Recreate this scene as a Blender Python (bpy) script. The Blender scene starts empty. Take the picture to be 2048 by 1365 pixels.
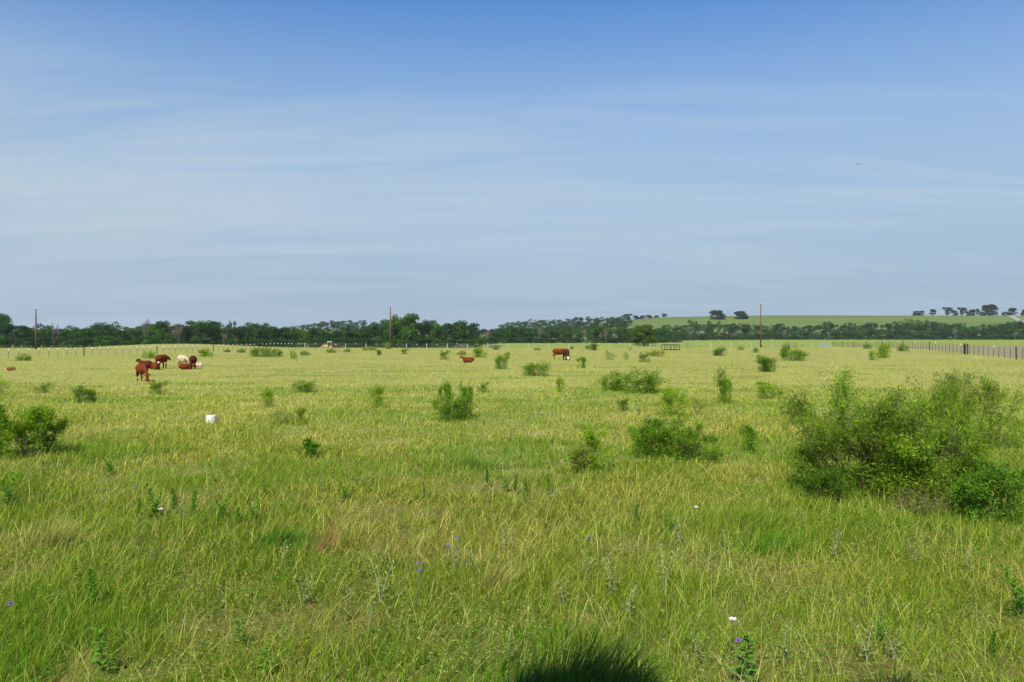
import bpy, bmesh, math, random
import numpy as np
from mathutils import Vector, Matrix, noise as mnoise
R = math.radians
random.seed(7); rng = np.random.default_rng(7)
scene = bpy.context.scene
COL = scene.collection

# ------------------------------------------------------------------ camera
F = 1593.0; CX = 1024.0; HY = 676.0; CAMH = 2.6        # pixel focal length and horizon row of the 2048 px photograph
cd = bpy.data.cameras.new('camera'); cam = bpy.data.objects.new('camera', cd); COL.objects.link(cam)
cd.sensor_width = 36; cd.lens = F/2048*36; cd.clip_start = 0.1; cd.clip_end = 20000
cam.location = (0, 0, CAMH)
cam.rotation_euler = (R(90) - math.atan((682.5-HY)/F), 0, 0)
scene.camera = cam

# ------------------------------------------------------------------ light
SUN_EL, SUN_AZ = R(49), R(198)                         # azimuth clockwise from +Y: behind and to the left
sdir = Vector((math.sin(SUN_AZ)*math.cos(SUN_EL), math.cos(SUN_AZ)*math.cos(SUN_EL), math.sin(SUN_EL)))
sl = bpy.data.lights.new('sun', 'SUN'); so = bpy.data.objects.new('sun', sl); COL.objects.link(so)
sl.energy = 4.2; sl.angle = R(0.53); sl.color = (1.0, 0.955, 0.87)
so.rotation_euler = sdir.to_track_quat('Z', 'Y').to_euler(); so.location = (0, -20, 60)

w = bpy.data.worlds.new('World'); scene.world = w; w.use_nodes = True
nt = w.node_tree; nt.nodes.clear()
def N(nt, t, **kw):
    n = nt.nodes.new(t)
    for k, v in kw.items():
        if k in n.inputs: n.inputs[k].default_value = v
        else: setattr(n, k, v)
    return n
def L(nt, a, b): nt.links.new(a, b)
def math_n(nt, op, a, b=None, clamp=False):
    n = nt.nodes.new('ShaderNodeMath'); n.operation = op; n.use_clamp = clamp
    for i, v in enumerate((a, b)):
        if v is None: continue
        if isinstance(v, (int, float)): n.inputs[i].default_value = v
        else: nt.links.new(v, n.inputs[i])
    return n.outputs[0]
def ramp(nt, fac, stops):
    n = nt.nodes.new('ShaderNodeValToRGB'); e = n.color_ramp.elements
    while len(e) < len(stops): e.new(0.5)
    for el, (p, c) in zip(e, stops):
        el.position = p; el.color = (*c, 1) if len(c) == 3 else c
    if fac is not None: nt.links.new(fac, n.inputs[0])
    return n.outputs[0]
def mixc(nt, fac, a, b, mode='MIX'):
    n = nt.nodes.new('ShaderNodeMix'); n.data_type = 'RGBA'; n.blend_type = mode
    for i, v in ((0, fac), (6, a), (7, b)):
        if isinstance(v, (int, float)): n.inputs[i].default_value = v
        elif isinstance(v, tuple): n.inputs[i].default_value = (*v, 1)
        else: nt.links.new(v, n.inputs[i])
    return n.outputs[2]

sky = N(nt, 'ShaderNodeTexSky', sky_type='NISHITA', sun_disc=False)
sky.sun_elevation = SUN_EL; sky.sun_rotation = SUN_AZ
sky.air_density = 1.0; sky.dust_density = 1.2; sky.ozone_density = 2.0; sky.altitude = 200
tc = N(nt, 'ShaderNodeTexCoord')
sep = N(nt, 'ShaderNodeSeparateXYZ'); L(nt, tc.outputs['Generated'], sep.inputs[0])
zc = math_n(nt, 'MAXIMUM', sep.outputs[2], 0.015)
# thin cirrus: noise on a high flat layer, so it streaks with perspective
zz = math_n(nt, 'ADD', zc, 0.10)
u = math_n(nt, 'DIVIDE', sep.outputs[0], zz); v = math_n(nt, 'DIVIDE', sep.outputs[1], zz)
cmb = N(nt, 'ShaderNodeCombineXYZ'); L(nt, u, cmb.inputs[0]); L(nt, v, cmb.inputs[1])
mp = N(nt, 'ShaderNodeMapping'); L(nt, cmb.outputs[0], mp.inputs[0])
mp.inputs['Rotation'].default_value = (0, 0, R(8)); mp.inputs['Scale'].default_value = (0.35, 1.0, 1); mp.inputs['Location'].default_value = (3.1, 1.7, 0)
n1 = N(nt, 'ShaderNodeTexNoise', Scale=0.9, Detail=8.0, Roughness=0.58, Distortion=0.9); L(nt, mp.outputs[0], n1.inputs['Vector'])
mp2 = N(nt, 'ShaderNodeMapping'); L(nt, cmb.outputs[0], mp2.inputs[0])
mp2.inputs['Rotation'].default_value = (0, 0, R(-6)); mp2.inputs['Scale'].default_value = (0.5, 2.6, 1)
n2 = N(nt, 'ShaderNodeTexNoise', Scale=1.5, Detail=9.0, Roughness=0.62, Distortion=1.6); L(nt, mp2.outputs[0], n2.inputs['Vector'])
cl = math_n(nt, 'ADD', math_n(nt, 'MULTIPLY', n1.outputs[0], 0.7), math_n(nt, 'MULTIPLY', n2.outputs[0], 0.3))
# more cirrus to the left, clear towards the zenith
side = math_n(nt, 'MULTIPLY', sep.outputs[0], -0.16)
clm = ramp(nt, math_n(nt, 'ADD', cl, side), [(0.40, (0, 0, 0)), (0.66, (1, 1, 1))])
band = ramp(nt, sep.outputs[2], [(0.0, (0.35,)*3), (0.10, (0.8,)*3), (0.19, (1.0,)*3), (0.27, (0.85,)*3), (0.31, (0.15,)*3), (0.35, (0.0,)*3)])
cmask = math_n(nt, 'MULTIPLY', math_n(nt, 'MULTIPLY', clm, band), 0.80)
haz = ramp(nt, sep.outputs[2], [(0.0, (0.97,)*3), (0.06, (0.95,)*3), (0.14, (0.86,)*3), (0.22, (0.68,)*3), (0.30, (0.42,)*3), (0.39, (0.09,)*3), (0.6, (0.0,)*3)])
SKYK = 0.085
skyc = mixc(nt, 1.0, sky.outputs[0], (0.38*SKYK, 0.86*SKYK, 1.30*SKYK), 'MULTIPLY')
hcol = ramp(nt, sep.outputs[2], [(0.0, (.230, .296, .365)), (.05, (.248, .320, .394)), (.14, (.278, .350, .420)), (.25, (.300, .372, .425))])
c1 = mixc(nt, haz, skyc, hcol)
c2 = mixc(nt, cmask, c1, (0.35, 0.415, 0.475))
bg = N(nt, 'ShaderNodeBackground', Strength=1.0); L(nt, c2, bg.inputs[0])
ow = N(nt, 'ShaderNodeOutputWorld'); L(nt, bg.outputs[0], ow.inputs[0])

vs = scene.view_settings; vs.view_transform = 'Standard'; vs.look = 'None'; vs.gamma = 1; vs.exposure = 0.6
vs.use_curve_mapping = False
scene.render.engine = 'CYCLES'
scene.cycles.max_bounces = 6; scene.cycles.transmission_bounces = 3; scene.cycles.diffuse_bounces = 3
scene.cycles.volume_bounces = 0

# ------------------------------------------------------------------ helpers
def sst(a, b, x):
    t = np.clip((np.asarray(x, float)-a)/(b-a), 0, 1); return t*t*(3-2*t)
def hash2(ix, iy, s):
    h = (ix.astype(np.int64)*374761393 + iy.astype(np.int64)*668265263 + s*982451653) & 0x7fffffff
    h = ((h ^ (h >> 13))*1274126177) & 0x7fffffff
    return ((h ^ (h >> 16)) & 0xffff)/65535.0
def vnoise(x, y, s=0):
    x = np.asarray(x, float); y = np.asarray(y, float)
    ix = np.floor(x); iy = np.floor(y); fx = x-ix; fy = y-iy
    fx = fx*fx*(3-2*fx); fy = fy*fy*(3-2*fy)
    a = hash2(ix, iy, s); b = hash2(ix+1, iy, s); c = hash2(ix, iy+1, s); d = hash2(ix+1, iy+1, s)
    return (a*(1-fx)+b*fx)*(1-fy)+(c*(1-fx)+d*fx)*fy
def fbm(x, y, s=0, o=3):
    t = 0; a = 0.5; n = 0
    for i in range(o): t = t+a*vnoise(x*2**i, y*2**i, s+i*17); n += a; a *= .5
    return t/n

HR = [-1.2, -.7, -.35, -.25, -.14, -.06, .016, .06, .098, .142, .19, .3, .64, 1.0, 1.5]
HZ = [8, 10, 8, 13, 13, 6, 12, 15, 18, 22, 25.2, 26.6, 26.4, 24, 20]
def terrain(X, Y):
    X = np.asarray(X, float); Y = np.asarray(Y, float)
    r = X/np.maximum(Y, 30)
    z = -1.0*sst(200, 245, Y)*(1-sst(-.06, 0.0, r))
    z = z+1.25*np.exp(-((X+74)/19)**2-((Y-175)/26)**2)
    z = z+1.1*sst(230, 600, Y)*sst(.05, .35, r)
    z = z+0.5*sst(90, 150, Y)*(1-sst(165, 220, Y))*sst(.28, .42, r)
    z = z+sst(640, 900, Y)*np.interp(r, HR, HZ)
    z = z+0.10*(fbm(X/7+50, Y/7+50, 3)-.5)*(1-sst(60, 160, np.abs(Y)))
    return z
def tz(x, y): return float(terrain(x, y))
_Ds = np.concatenate([np.arange(3, 60, .05), np.arange(60, 300, .25), np.arange(300, 1000, 1.0)])
def at(px, py):
    """ground point seen at photo pixel (px, py)"""
    X = (px-CX)/F*_Ds; z = CAMH-(py-HY)/F*_Ds
    k = np.nonzero(terrain(X, _Ds) >= z)[0]
    D = _Ds[k[0]] if len(k) else 895.0
    return Vector(((px-CX)/F*D, D, tz((px-CX)/F*D, D)))
def atD(px, D):
    X = (px-CX)/F*D; return Vector((X, D, tz(X, D)))

def props(o, label=None, cat=None, group=None, kind=None):
    if label: o['label'] = label
    if cat: o['category'] = cat
    if group: o['group'] = group
    if kind: o['kind'] = kind
    return o
def empty(name, loc=(0, 0, 0), rz=0.0, sc=(1, 1, 1)):
    o = bpy.data.objects.new(name, None); o.empty_display_size = .2; COL.objects.link(o)
    o.location = loc; o.rotation_euler = (0, 0, rz); o.scale = sc; return o
def copy_tree(o, parent=None):
    c = o.copy(); COL.objects.link(c); c.parent = parent
    for ch in [x for x in bpy.data.objects if x.parent is o]: copy_tree(ch, c)
    return c
KIDS = {}
def fast_copy(o, parent=None):
    c = o.copy(); COL.objects.link(c); c.parent = parent
    for ch in KIDS.get(o.name, []): fast_copy(ch, c)
    return c
def np_mesh(name, V, faces_list, mats, colors=None, smooth=False, matidx=None):
    """faces_list: list of int arrays (n,k)"""
    me = bpy.data.meshes.new(name)
    V = np.ascontiguousarray(V, np.float32)
    me.vertices.add(len(V)); me.vertices.foreach_set('co', V.ravel())
    faces_list = [f for f in faces_list if len(f)]
    nl = sum(f.size for f in faces_list); npoly = sum(len(f) for f in faces_list)
    me.loops.add(nl); me.polygons.add(npoly)
    me.loops.foreach_set('vertex_index', np.concatenate([f.ravel() for f in faces_list]).astype(np.int32))
    tot = np.concatenate([np.full(len(f), f.shape[1], np.int32) for f in faces_list])
    st = np.concatenate([[0], np.cumsum(tot)[:-1]]).astype(np.int32)
    me.polygons.foreach_set('loop_start', st)
    try: me.polygons.foreach_set('loop_total', tot)
    except Exception: pass
    if matidx is not None: me.polygons.foreach_set('material_index', np.asarray(matidx, np.int32))
    if smooth: me.polygons.foreach_set('use_smooth', np.ones(npoly, bool))
    if colors is not None:
        a = me.color_attributes.new('col', 'FLOAT_COLOR', 'POINT')
        C4 = np.ones((len(V), 4), np.float32); C4[:, :3] = colors; a.data.foreach_set('color', C4.ravel())
    for m in (mats if isinstance(mats, (list, tuple)) else [mats]): me.materials.append(m)
    me.update(calc_edges=True); me.validate()
    return me
def link(name, me, parent=None, loc=None):
    o = bpy.data.objects.new(name, me); COL.objects.link(o)
    if parent is not None:
        o.parent = parent; KIDS.setdefault(parent.name, []).append(o)
    if loc is not None: o.location = loc
    return o

class MB:
    """collects simple solids and links them as one mesh"""
    def __init__(s): s.v = []; s.f = []
    def add(s, vs, fs):
        b = len(s.v); s.v += [tuple(q) for q in vs]; s.f += [tuple(b+i for i in f) for f in fs]
    def box(s, c, d, rz=0, rx=0, ry=0):
        m = Matrix.Rotation(rz, 3, 'Z') @ Matrix.Rotation(ry, 3, 'Y') @ Matrix.Rotation(rx, 3, 'X')
        vs = [Vector(c)+m @ Vector((x*d[0]/2, y*d[1]/2, z*d[2]/2)) for x in (-1, 1) for y in (-1, 1) for z in (-1, 1)]
        s.add(vs, [(0, 1, 3, 2), (4, 6, 7, 5), (0, 4, 5, 1), (2, 3, 7, 6), (0, 2, 6, 4), (1, 5, 7, 3)])
    def tube(s, pts, rad, n=6, cap=True):
        pts = [Vector(p) for p in pts]; rings = []
        if not isinstance(rad, (list, tuple)): rad = [rad]*len(pts)
        for i, p in enumerate(pts):
            t = (pts[min(i+1, len(pts)-1)]-pts[max(i-1, 0)]).normalized()
            a = t.cross(Vector((0, 0, 1)))
            if a.length < .05: a = t.cross(Vector((1, 0, 0)))
            a.normalize(); b = t.cross(a)
            r = rad[i]; ra, rb = (r if isinstance(r, (list, tuple)) else (r, r))
            rings.append([p+a*math.cos(2*math.pi*k/n)*ra+b*math.sin(2*math.pi*k/n)*rb for k in range(n)])
        vs = [q for rr in rings for q in rr]; fs = []
        for i in range(len(pts)-1):
            for k in range(n): fs.append((i*n+k, i*n+(k+1) % n, (i+1)*n+(k+1) % n, (i+1)*n+k))
        if cap: fs.append(tuple(range(n))[::-1]); fs.append(tuple((len(pts)-1)*n+k for k in range(n)))
        s.add(vs, fs)
    def prism(s, poly, y0, y1):
        """outline in the xz plane extruded from y0 to y1"""
        n = len(poly)
        s.add([(x, y0, z) for x, z in poly]+[(x, y1, z) for x, z in poly],
              [tuple(range(n)), tuple(range(2*n-1, n-1, -1))]+[(i, i+n, (i+1) % n+n, (i+1) % n) for i in range(n)])
    def build(s, name, mat, parent=None, smooth=False):
        me = bpy.data.meshes.new(name); me.from_pydata(s.v, [], s.f); me.materials.append(mat)
        bm = bmesh.new(); bm.from_mesh(me); bmesh.ops.recalc_face_normals(bm, faces=bm.faces); bm.to_mesh(me); bm.free()
        if smooth:
            for p in me.polygons: p.use_smooth = True
        return link(name, me, parent)

# ------------------------------------------------------------------ materials
def newmat(name):
    m = bpy.data.materials.new(name); m.use_nodes = True; m.node_tree.nodes.clear(); return m, m.node_tree
def paint(name, col, rough=.7, var=.25, scale=6, metal=0.0, bump=0.0):
    m, t = newmat(name)
    tcn = N(t, 'ShaderNodeTexCoord'); no = N(t, 'ShaderNodeTexNoise', Scale=scale, Detail=5.0); L(t, tcn.outputs['Object'], no.inputs['Vector'])
    c = mixc(t, no.outputs[0], tuple(x*(1-var) for x in col), tuple(min(1, x*(1+var)) for x in col))
    p = N(t, 'ShaderNodeBsdfPrincipled', Roughness=rough, Metallic=metal); L(t, c, p.inputs['Base Color'])
    if bump:
        b = N(t, 'ShaderNodeBump', Strength=bump, Distance=.02); L(t, no.outputs[0], b.inputs['Height']); L(t, b.outputs[0], p.inputs['Normal'])
    o = N(t, 'ShaderNodeOutputMaterial'); L(t, p.outputs[0], o.inputs[0]); return m
def leafmat(name, tint=(1, 1, 1), trans=.35, rough=.6, rnd=0.0, spec=.10):
    m, t = newmat(name)
    a = N(t, 'ShaderNodeVertexColor', layer_name='col')
    c = mixc(t, 1.0, a.outputs[0], tint, 'MULTIPLY')
    if rnd:
        oi = N(t, 'ShaderNodeObjectInfo')
        c = mixc(t, 1.0, c, ramp(t, oi.outputs['Random'], [(0, (1-rnd, 1-rnd*.8, 1-rnd*.3)), (.35, (1+rnd*.5, 1.0, .8)), (.7, (.9, 1+rnd*.3, .9)), (1, (1+rnd, 1+rnd*.8, 1.0))]), 'MULTIPLY')
    p = N(t, 'ShaderNodeBsdfPrincipled', Roughness=rough); p.inputs['Specular IOR Level'].default_value = spec
    L(t, c, p.inputs['Base Color'])
    tr = N(t, 'ShaderNodeBsdfTranslucent'); c2 = mixc(t, 1.0, c, (1.15, 1.25, .6), 'MULTIPLY'); L(t, c2, tr.inputs[0])
    mx = N(t, 'ShaderNodeMixShader'); mx.inputs[0].default_value = trans
    L(t, p.outputs[0], mx.inputs[1]); L(t, tr.outputs[0], mx.inputs[2])
    o = N(t, 'ShaderNodeOutputMaterial'); L(t, mx.outputs[0], o.inputs[0]); return m
M = {}
M['grass'] = leafmat('grass_blades', trans=.30, rough=.5)
M['leaf'] = leafmat('shrub_leaves', trans=.45)
M['weed'] = leafmat('weed_leaves', trans=.25)
M['crown'] = leafmat('tree_leaves', trans=.22, rnd=.28, rough=.6)
M['crown_bright'] = leafmat('bright_tree_leaves', tint=(1.75, 1.75, 1.15), trans=.3, rnd=.15)
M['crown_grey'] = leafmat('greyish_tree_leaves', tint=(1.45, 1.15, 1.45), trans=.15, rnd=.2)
M['crown_oak'] = leafmat('oak_leaves', tint=(.80, .80, .95), trans=.12, rnd=.12)
M['bark'] = paint('bark', (.10, .075, .055), .9, .35, 8, bump=.5)
M['twig'] = paint('twig_bark', (.17, .115, .065), .85, .4, 9)
M['deadwood'] = paint('dead_wood', (.15, .125, .095), .9, .25, 3)
M['pole'] = paint('weathered_pole_wood', (.11, .066, .05), .9, .35, 2)
M['steel'] = paint('dark_post_steel', (.045, .032, .028), .7, .3, 4)
M['whitepost'] = paint('pale_post', (.40, .40, .35), .7, .15, 4)
M['cap'] = paint('white_post_cap', (.80, .80, .76), .6, .05, 4)
M['wire'] = paint('galvanised_wire', (.30, .30, .29), .5, .1, 4)
M['cable'] = paint('aluminium_cable', (.50, .51, .53), .45, .05, 4)
M['blackpipe'] = paint('black_pipe', (.018, .016, .016), .55, .3, 4)
M['plastic'] = paint('white_plastic', (.60, .575, .50), .55, .38, 4)

# ground
def ground_material():
    m, t = newmat('pasture_ground')
    g = N(t, 'ShaderNodeNewGeometry'); s = N(t, 'ShaderNodeSeparateXYZ'); L(t, g.outputs['Position'], s.inputs[0])
    X, Y = s.outputs[0], s.outputs[1]
    def noise(scale, sx=1, sy=1, det=6, rough=.6):
        mpn = N(t, 'ShaderNodeMapping'); L(t, g.outputs['Position'], mpn.inputs[0]); mpn.inputs['Scale'].default_value = (sx, sy, 1)
        n = N(t, 'ShaderNodeTexNoise', Scale=scale, Detail=float(det), Roughness=rough); L(t, mpn.outputs[0], n.inputs['Vector']); return n.outputs[0]
    big = noise(.045, 1, 1, 5); mid = noise(.5, 1, 1, 6); fine = noise(9, 1, 1, 6, .75)
    past = mixc(t, ramp(t, big, [(.38, (0,)*3), (.62, (1,)*3)]), (.26, .28, .045), (.38, .35, .095))
    past = mixc(t, ramp(t, mid, [(.4, (0,)*3), (.65, (.7,)*3)]), past, (.42, .38, .13))
    past = mixc(t, ramp(t, fine, [(.35, (.55,)*3), (.7, (0,)*3)]), past, (.06, .055, .025))
    # near soil and thatch under the blades
    soil = mixc(t, ramp(t, fine, [(.3, (0,)*3), (.65, (1,)*3)]), (.04, .042, .006), (.20, .175, .04))
    def step(val, a, b):
        mr = N(t, 'ShaderNodeMapRange'); mr.interpolation_type = 'SMOOTHSTEP'; L(t, val, mr.inputs[0]); mr.inputs[1].default_value = a; mr.inputs[2].default_value = b
        return mr.outputs[0]
    c = mixc(t, step(Y, 7, 26), soil, past)
    # mown meadow beyond the cross fence
    mead = mixc(t, noise(.03, .4, 1, 5), (.15, .20, .028), (.26, .29, .05))
    c = mixc(t, step(Y, 198, 212), c, mead)
    # tan dry strip beyond the right fence: X > 60.7 + .27 (Y-95)
    off = math_n(t, 'SUBTRACT', X, math_n(t, 'ADD', math_n(t, 'MULTIPLY', Y, .27), 35.2))
    tan = mixc(t, noise(.08, .5, 1, 5), (.16, .17, .06), (.27, .22, .13))
    fr = math_n(t, 'MULTIPLY', step(off, 0, 2.5), math_n(t, 'SUBTRACT', 1.0, step(Y, 235, 300)))
    c = mixc(t, fr, c, tan)
    # cultivated hill: green with faint darker bands, a pale foot
    hill = mixc(t, noise(.012, .35, 1.6, 4, .5), (.045, .100, .014), (.14, .165, .034))
    hb = mixc(t, noise(.02, .2, 2.2, 3), (.17, .20, .06), (.27, .25, .12))
    hill = mixc(t, step(Y, 680, 800), hb, hill)
    bandn = noise(.006, .12, 2.6, 2, .4)
    hill = mixc(t, ramp(t, bandn, [(.45, (0,)*3), (.62, (.75,)*3)]), hill, (.13, .165, .04))
    c = mixc(t, step(Y, 610, 640), c, hill)
    p = N(t, 'ShaderNodeBsdfPrincipled', Roughness=.95); p.inputs['Specular IOR Level'].default_value = .1
    L(t, c, p.inputs['Base Color'])
    b = N(t, 'ShaderNodeBump', Strength=.5, Distance=.05); L(t, fine, b.inputs['Height']); L(t, b.outputs[0], p.inputs['Normal'])
    o = N(t, 'ShaderNodeOutputMaterial'); L(t, p.outputs[0], o.inputs[0]); return m
xs = np.sinh(np.linspace(-6.6, 6.6, 301))*(3600/np.sinh(6.6)); 
ys = np.unique(np.concatenate([-np.geomspace(1, 600, 14), np.arange(0, 60, 1.5), np.arange(60, 300, 4), np.arange(300, 1000, 10), np.geomspace(1000, 7000, 14)]))
# x spacing must stay fine enough at distance
xs = np.unique(np.concatenate([np.arange(-60, 60, 2.0), np.arange(-240, 240, 6.0), np.arange(-900, 900, 18.0), np.geomspace(900, 7000, 10), -np.geomspace(900, 7000, 10)]))
GX, GY = np.meshgrid(xs, ys); GZ = terrain(GX, GY)
nx, ny = len(xs), len(ys)
idx = np.arange(nx*ny).reshape(ny, nx)
fq = np.stack([idx[:-1, :-1], idx[:-1, 1:], idx[1:, 1:], idx[1:, :-1]], -1).reshape(-1, 4)
g_o = link('ground', np_mesh('ground', np.stack([GX, GY, GZ], -1).reshape(-1, 3), [fq], ground_material(), smooth=True))
props(g_o, kind='structure')

# pale farm road climbing the hill at the far right
rd = []
for q in np.linspace(0, 1, 24):
    D = 905-175*q; px = 2016+16*q+26*q*q+40*q**3
    X = (px-CX)/F*D; rd.append((X, D))
vs, fs = [], []
for i, (X, Y) in enumerate(rd):
    for k, dx in enumerate((-3.2, 0, 3.2)): vs.append((X+dx, Y, tz(X+dx, Y)+.12))
    if i:
        for k in (0, 1): fs.append(((i-1)*3+k, (i-1)*3+k+1, i*3+k+1, i*3+k))
rme = bpy.data.meshes.new('farm_road'); rme.from_pydata(vs, [], fs); rme.materials.append(paint('caliche_road', (.27, .25, .215), .95, .12, .3))
props(link('farm_road', rme), kind='structure')

def leaf_cards(P, Dv, Ln, Wd, C, flat=0.3, fold=.0):
    n = len(P); Dv = Dv/np.maximum(np.linalg.norm(Dv, axis=1), 1e-6)[:, None]
    rv = rng.normal(size=(n, 3)); rv[:, 2] *= flat
    S = np.cross(Dv, rv); 
    S = rv-Dv*np.sum(rv*Dv, 1)[:, None]; S /= np.maximum(np.linalg.norm(S, axis=1), 1e-6)[:, None]
    L_ = np.broadcast_to(Ln, n)[:, None]; W_ = np.broadcast_to(Wd, n)[:, None]
    mid = P+Dv*L_*.45; mid[:, 2] += fold*L_[:, 0]
    V = np.stack([P, mid+S*W_*.5, P+Dv*L_, mid-S*W_*.5], 1).reshape(-1, 3)
    return V, np.arange(4*n).reshape(-1, 4), np.repeat(C, 4, 0)

# ------------------------------------------------------------------ grass (nobody could count it)
def grass_field():
    pos = []; 
    def sample(D0, D1, rho0, p, Dref):
        n_bins = 60; e = np.geomspace(D0, D1, n_bins+1); out = []
        for a, b in zip(e[:-1], e[1:]):
            c = (a+b)/2; rho = rho0*(Dref/c)**p if c > Dref else rho0
            half = .71*c+1.2; n = int(rho*2*half*(b-a))
            out.append(np.stack([rng.uniform(-half, half, n), rng.uniform(a, b, n)], -1))
        return np.concatenate(out)
    P = sample(3.7, 215, 4100, 2.5, 8.9)
    X, Y = P[:, 0], P[:, 1]
    # clump the roots together near the camera
    cs = .13; jx = np.floor(X/cs); jy = np.floor(Y/cs)
    ccx = (jx+.2+.6*hash2(jx, jy, 91))*cs; ccy = (jy+.2+.6*hash2(jx, jy, 92))*cs
    k = np.where(Y < 30, .55*hash2(jx, jy, 93), 0)
    X = X*(1-k)+ccx*k; Y = Y*(1-k)+ccy*k
    n = len(X)
    # right of the right fence the strip is bare and mown
    out = X > 60.7+.27*(Y-95)+1.0
    lush = fbm(X/2.2, Y/2.2, 5, 3); wide = fbm(X/11+9, Y/17, 8, 3); dry = fbm(X/3.4+4, Y/5.5+7, 21, 3); tuft = fbm(X/.55, Y/.55, 33, 2)
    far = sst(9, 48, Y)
    u = rng.random(n)
    # kinds: 0 green, 1 yellow green, 2 straw, 3 litter lying, 4 tall stalk
    p_straw = np.clip(.20+.9*(dry-.5)+.55*(wide-.5)+.10*far, .05, .6)
    p_green = np.clip(.44+1.1*(lush-.5)-.22*far, .08, .8)
    kind = np.where(u < p_green, 0, np.where(u < p_green+(1-p_green)*(1-p_straw), 1, 2))
    u2 = rng.random(n)
    near = 1-sst(8, 14, Y)
    kind = np.where(u2 < .16*near+.5*np.clip((dry-.60)*7, 0, 1)*near, 3, kind)
    th = np.zeros(n)
    for (tx, ty, tr) in [(700, 1262, .55), (600, 1235, .35), (960, 1300, .5), (1190, 1255, .42), (870, 1290, .4), (1870, 1110, .6), (1560, 1150, .4), (420, 1270, .4), (1480, 1330, .35), (770, 1020, .6), (960, 980, .6), (1260, 1100, .3), (1700, 1345, .4), (180, 1330, .3), (2020, 1070, .4)]:
        tp_ = at(tx, ty); th = np.maximum(th, np.exp(-(((X-tp_.x)**2+(Y-tp_.y)**2)/tr**2)))
    kind = np.where(rng.random(n) < th*.85, 3, kind)
    kind = np.where((u2 > .955), 4, kind)
    keep = rng.random(n) < np.where(kind == 4, 1, np.clip(.50+1.6*(tuft-.38)+.5*(lush-.3)+.35*far, .12, 1))
    keep &= (~out) | (rng.random(n) < .15)
    X, Y, kind, lush, wide, dry, tuft, far = [q[keep] for q in (X, Y, kind, lush, wide, dry, tuft, far)]
    n = len(X)
    h = rng.uniform(.055, .215, n)*(.62+.75*lush)*(.7+.6*tuft)
    h = np.where(kind == 2, h*1.15, h); h = np.where(kind == 4, rng.uniform(.24, .46, n), h)
    h = np.where(kind == 3, rng.uniform(.05, .16, n), h)
    h *= .95-.42*far
    out = X > 60.7+.27*(Y-95)+1.0; h = np.where(out, h*.4, h)
    wd = rng.uniform(.003, .0068, n)*np.maximum(1, Y/8)**1.12
    wd = np.where(kind == 2, wd*.75, wd); wd = np.where(kind == 4, wd*.5, wd)
    wd = np.where((kind == 0) & (rng.random(n) < .2), wd*1.5, wd)
    ang = rng.uniform(0, 2*np.pi, n)
    lean = rng.uniform(.05, 1.25, n)**1.1
    lean = np.where((kind == 2) | (kind == 4), lean*1.35, lean)
    lean = np.where(kind == 3, rng.uniform(2, 5, n), lean)
    wa = (fbm(X/2.5+30, Y/2.5, 61, 2)-.5)*2.2
    wx = .20*np.cos(wa); wy = .20*np.sin(wa)
    dx = np.cos(ang)*lean+np.where(kind == 3, 0, wx); dy = np.sin(ang)*lean+np.where(kind == 3, 0, wy)
    Z = terrain(X, Y)-.01
    sa = rng.uniform(0, np.pi, n); sx = np.cos(sa); sy = np.sin(sa)*.6
    base = np.stack([X, Y, Z], -1)
    ln = 1/np.sqrt(1+dx*dx+dy*dy)
    d = np.stack([dx, dy, np.ones(n)], -1)*ln[:, None]
    side = np.stack([sx, sy, np.zeros(n)], -1)*wd[:, None]*.5
    mid = base+d*(h*.55)[:, None]
    bend = np.stack([dx*.9, dy*.9, -.25-.5*rng.random(n)*(kind == 4)], -1)
    d2 = d+bend*rng.uniform(.2, 1.1, n)[:, None]; d2 /= np.linalg.norm(d2, axis=1)[:, None]
    tip = mid+d2*(h*.55)[:, None]
    tip[:, 2] = np.maximum(tip[:, 2], Z+.015)
    # colours
    pal = np.array([[.092, .192, .004], [.225, .272, .012], [.46, .43, .085], [.32, .26, .06], [.52, .48, .12]])
    c = pal[kind]
    br = (1+(rng.uniform(.35, 1.6, n)-1)*(1-.6*sst(35, 100, Y)))[:, None]; c = c*br
    c = c*np.stack([1+.5*(dry-.5)+.35*(wide-.5), 1+.1*(wide-.5), 1-.3*(lush-.5)], -1)
    red = (rng.random(n) < .025) & (kind >= 1); c[red] = c[red]*np.array([.95, .62, .55])
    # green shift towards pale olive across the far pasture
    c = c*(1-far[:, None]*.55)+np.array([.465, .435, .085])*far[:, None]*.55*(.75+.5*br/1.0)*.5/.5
    gp = fbm(X/5+80, Y/3+11, 131, 3); g_ = (gp > .60) & (Y > 13) & (Y < 75) & (rng.random(n) < .55)
    c[g_] = np.array([.165, .275, .018])*rng.uniform(.6, 1.3, g_.sum())[:, None]
    base_h = g_*1.0
    tip[:, 2] += base_h*h*.35
    farm = Y > 42
    A = ~farm
    V5 = np.stack([base[A]-side[A], base[A]+side[A], mid[A]+side[A]*.8, mid[A]-side[A]*.8, tip[A]], 1)
    na = len(V5); V3 = np.stack([base[farm]-side[farm], base[farm]+side[farm], tip[farm]], 1); nb = len(V3)
    i5 = np.arange(na)*5
    quads = np.stack([i5, i5+1, i5+2, i5+3], -1); t1 = np.stack([i5+3, i5+2, i5+4], -1)
    i3 = np.arange(nb)*3+na*5; t2 = np.stack([i3, i3+1, i3+2], -1)
    V = np.concatenate([V5.reshape(-1, 3), V3.reshape(-1, 3)])
    tone = np.array([.62, .62, 1, 1, 1.12])
    C5 = np.repeat(c[A], 5, 0)*1.0
    C3 = np.repeat(c[farm], 3, 0)
    o = link('grass', np_mesh('grass', V, [quads, t1, t2], M['grass'], np.concatenate([C5, C3])))
    props(o, 'uneven pasture grass, green blades mixed with straw and seed stalks, covering the field', 'grass', kind='stuff')
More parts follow.
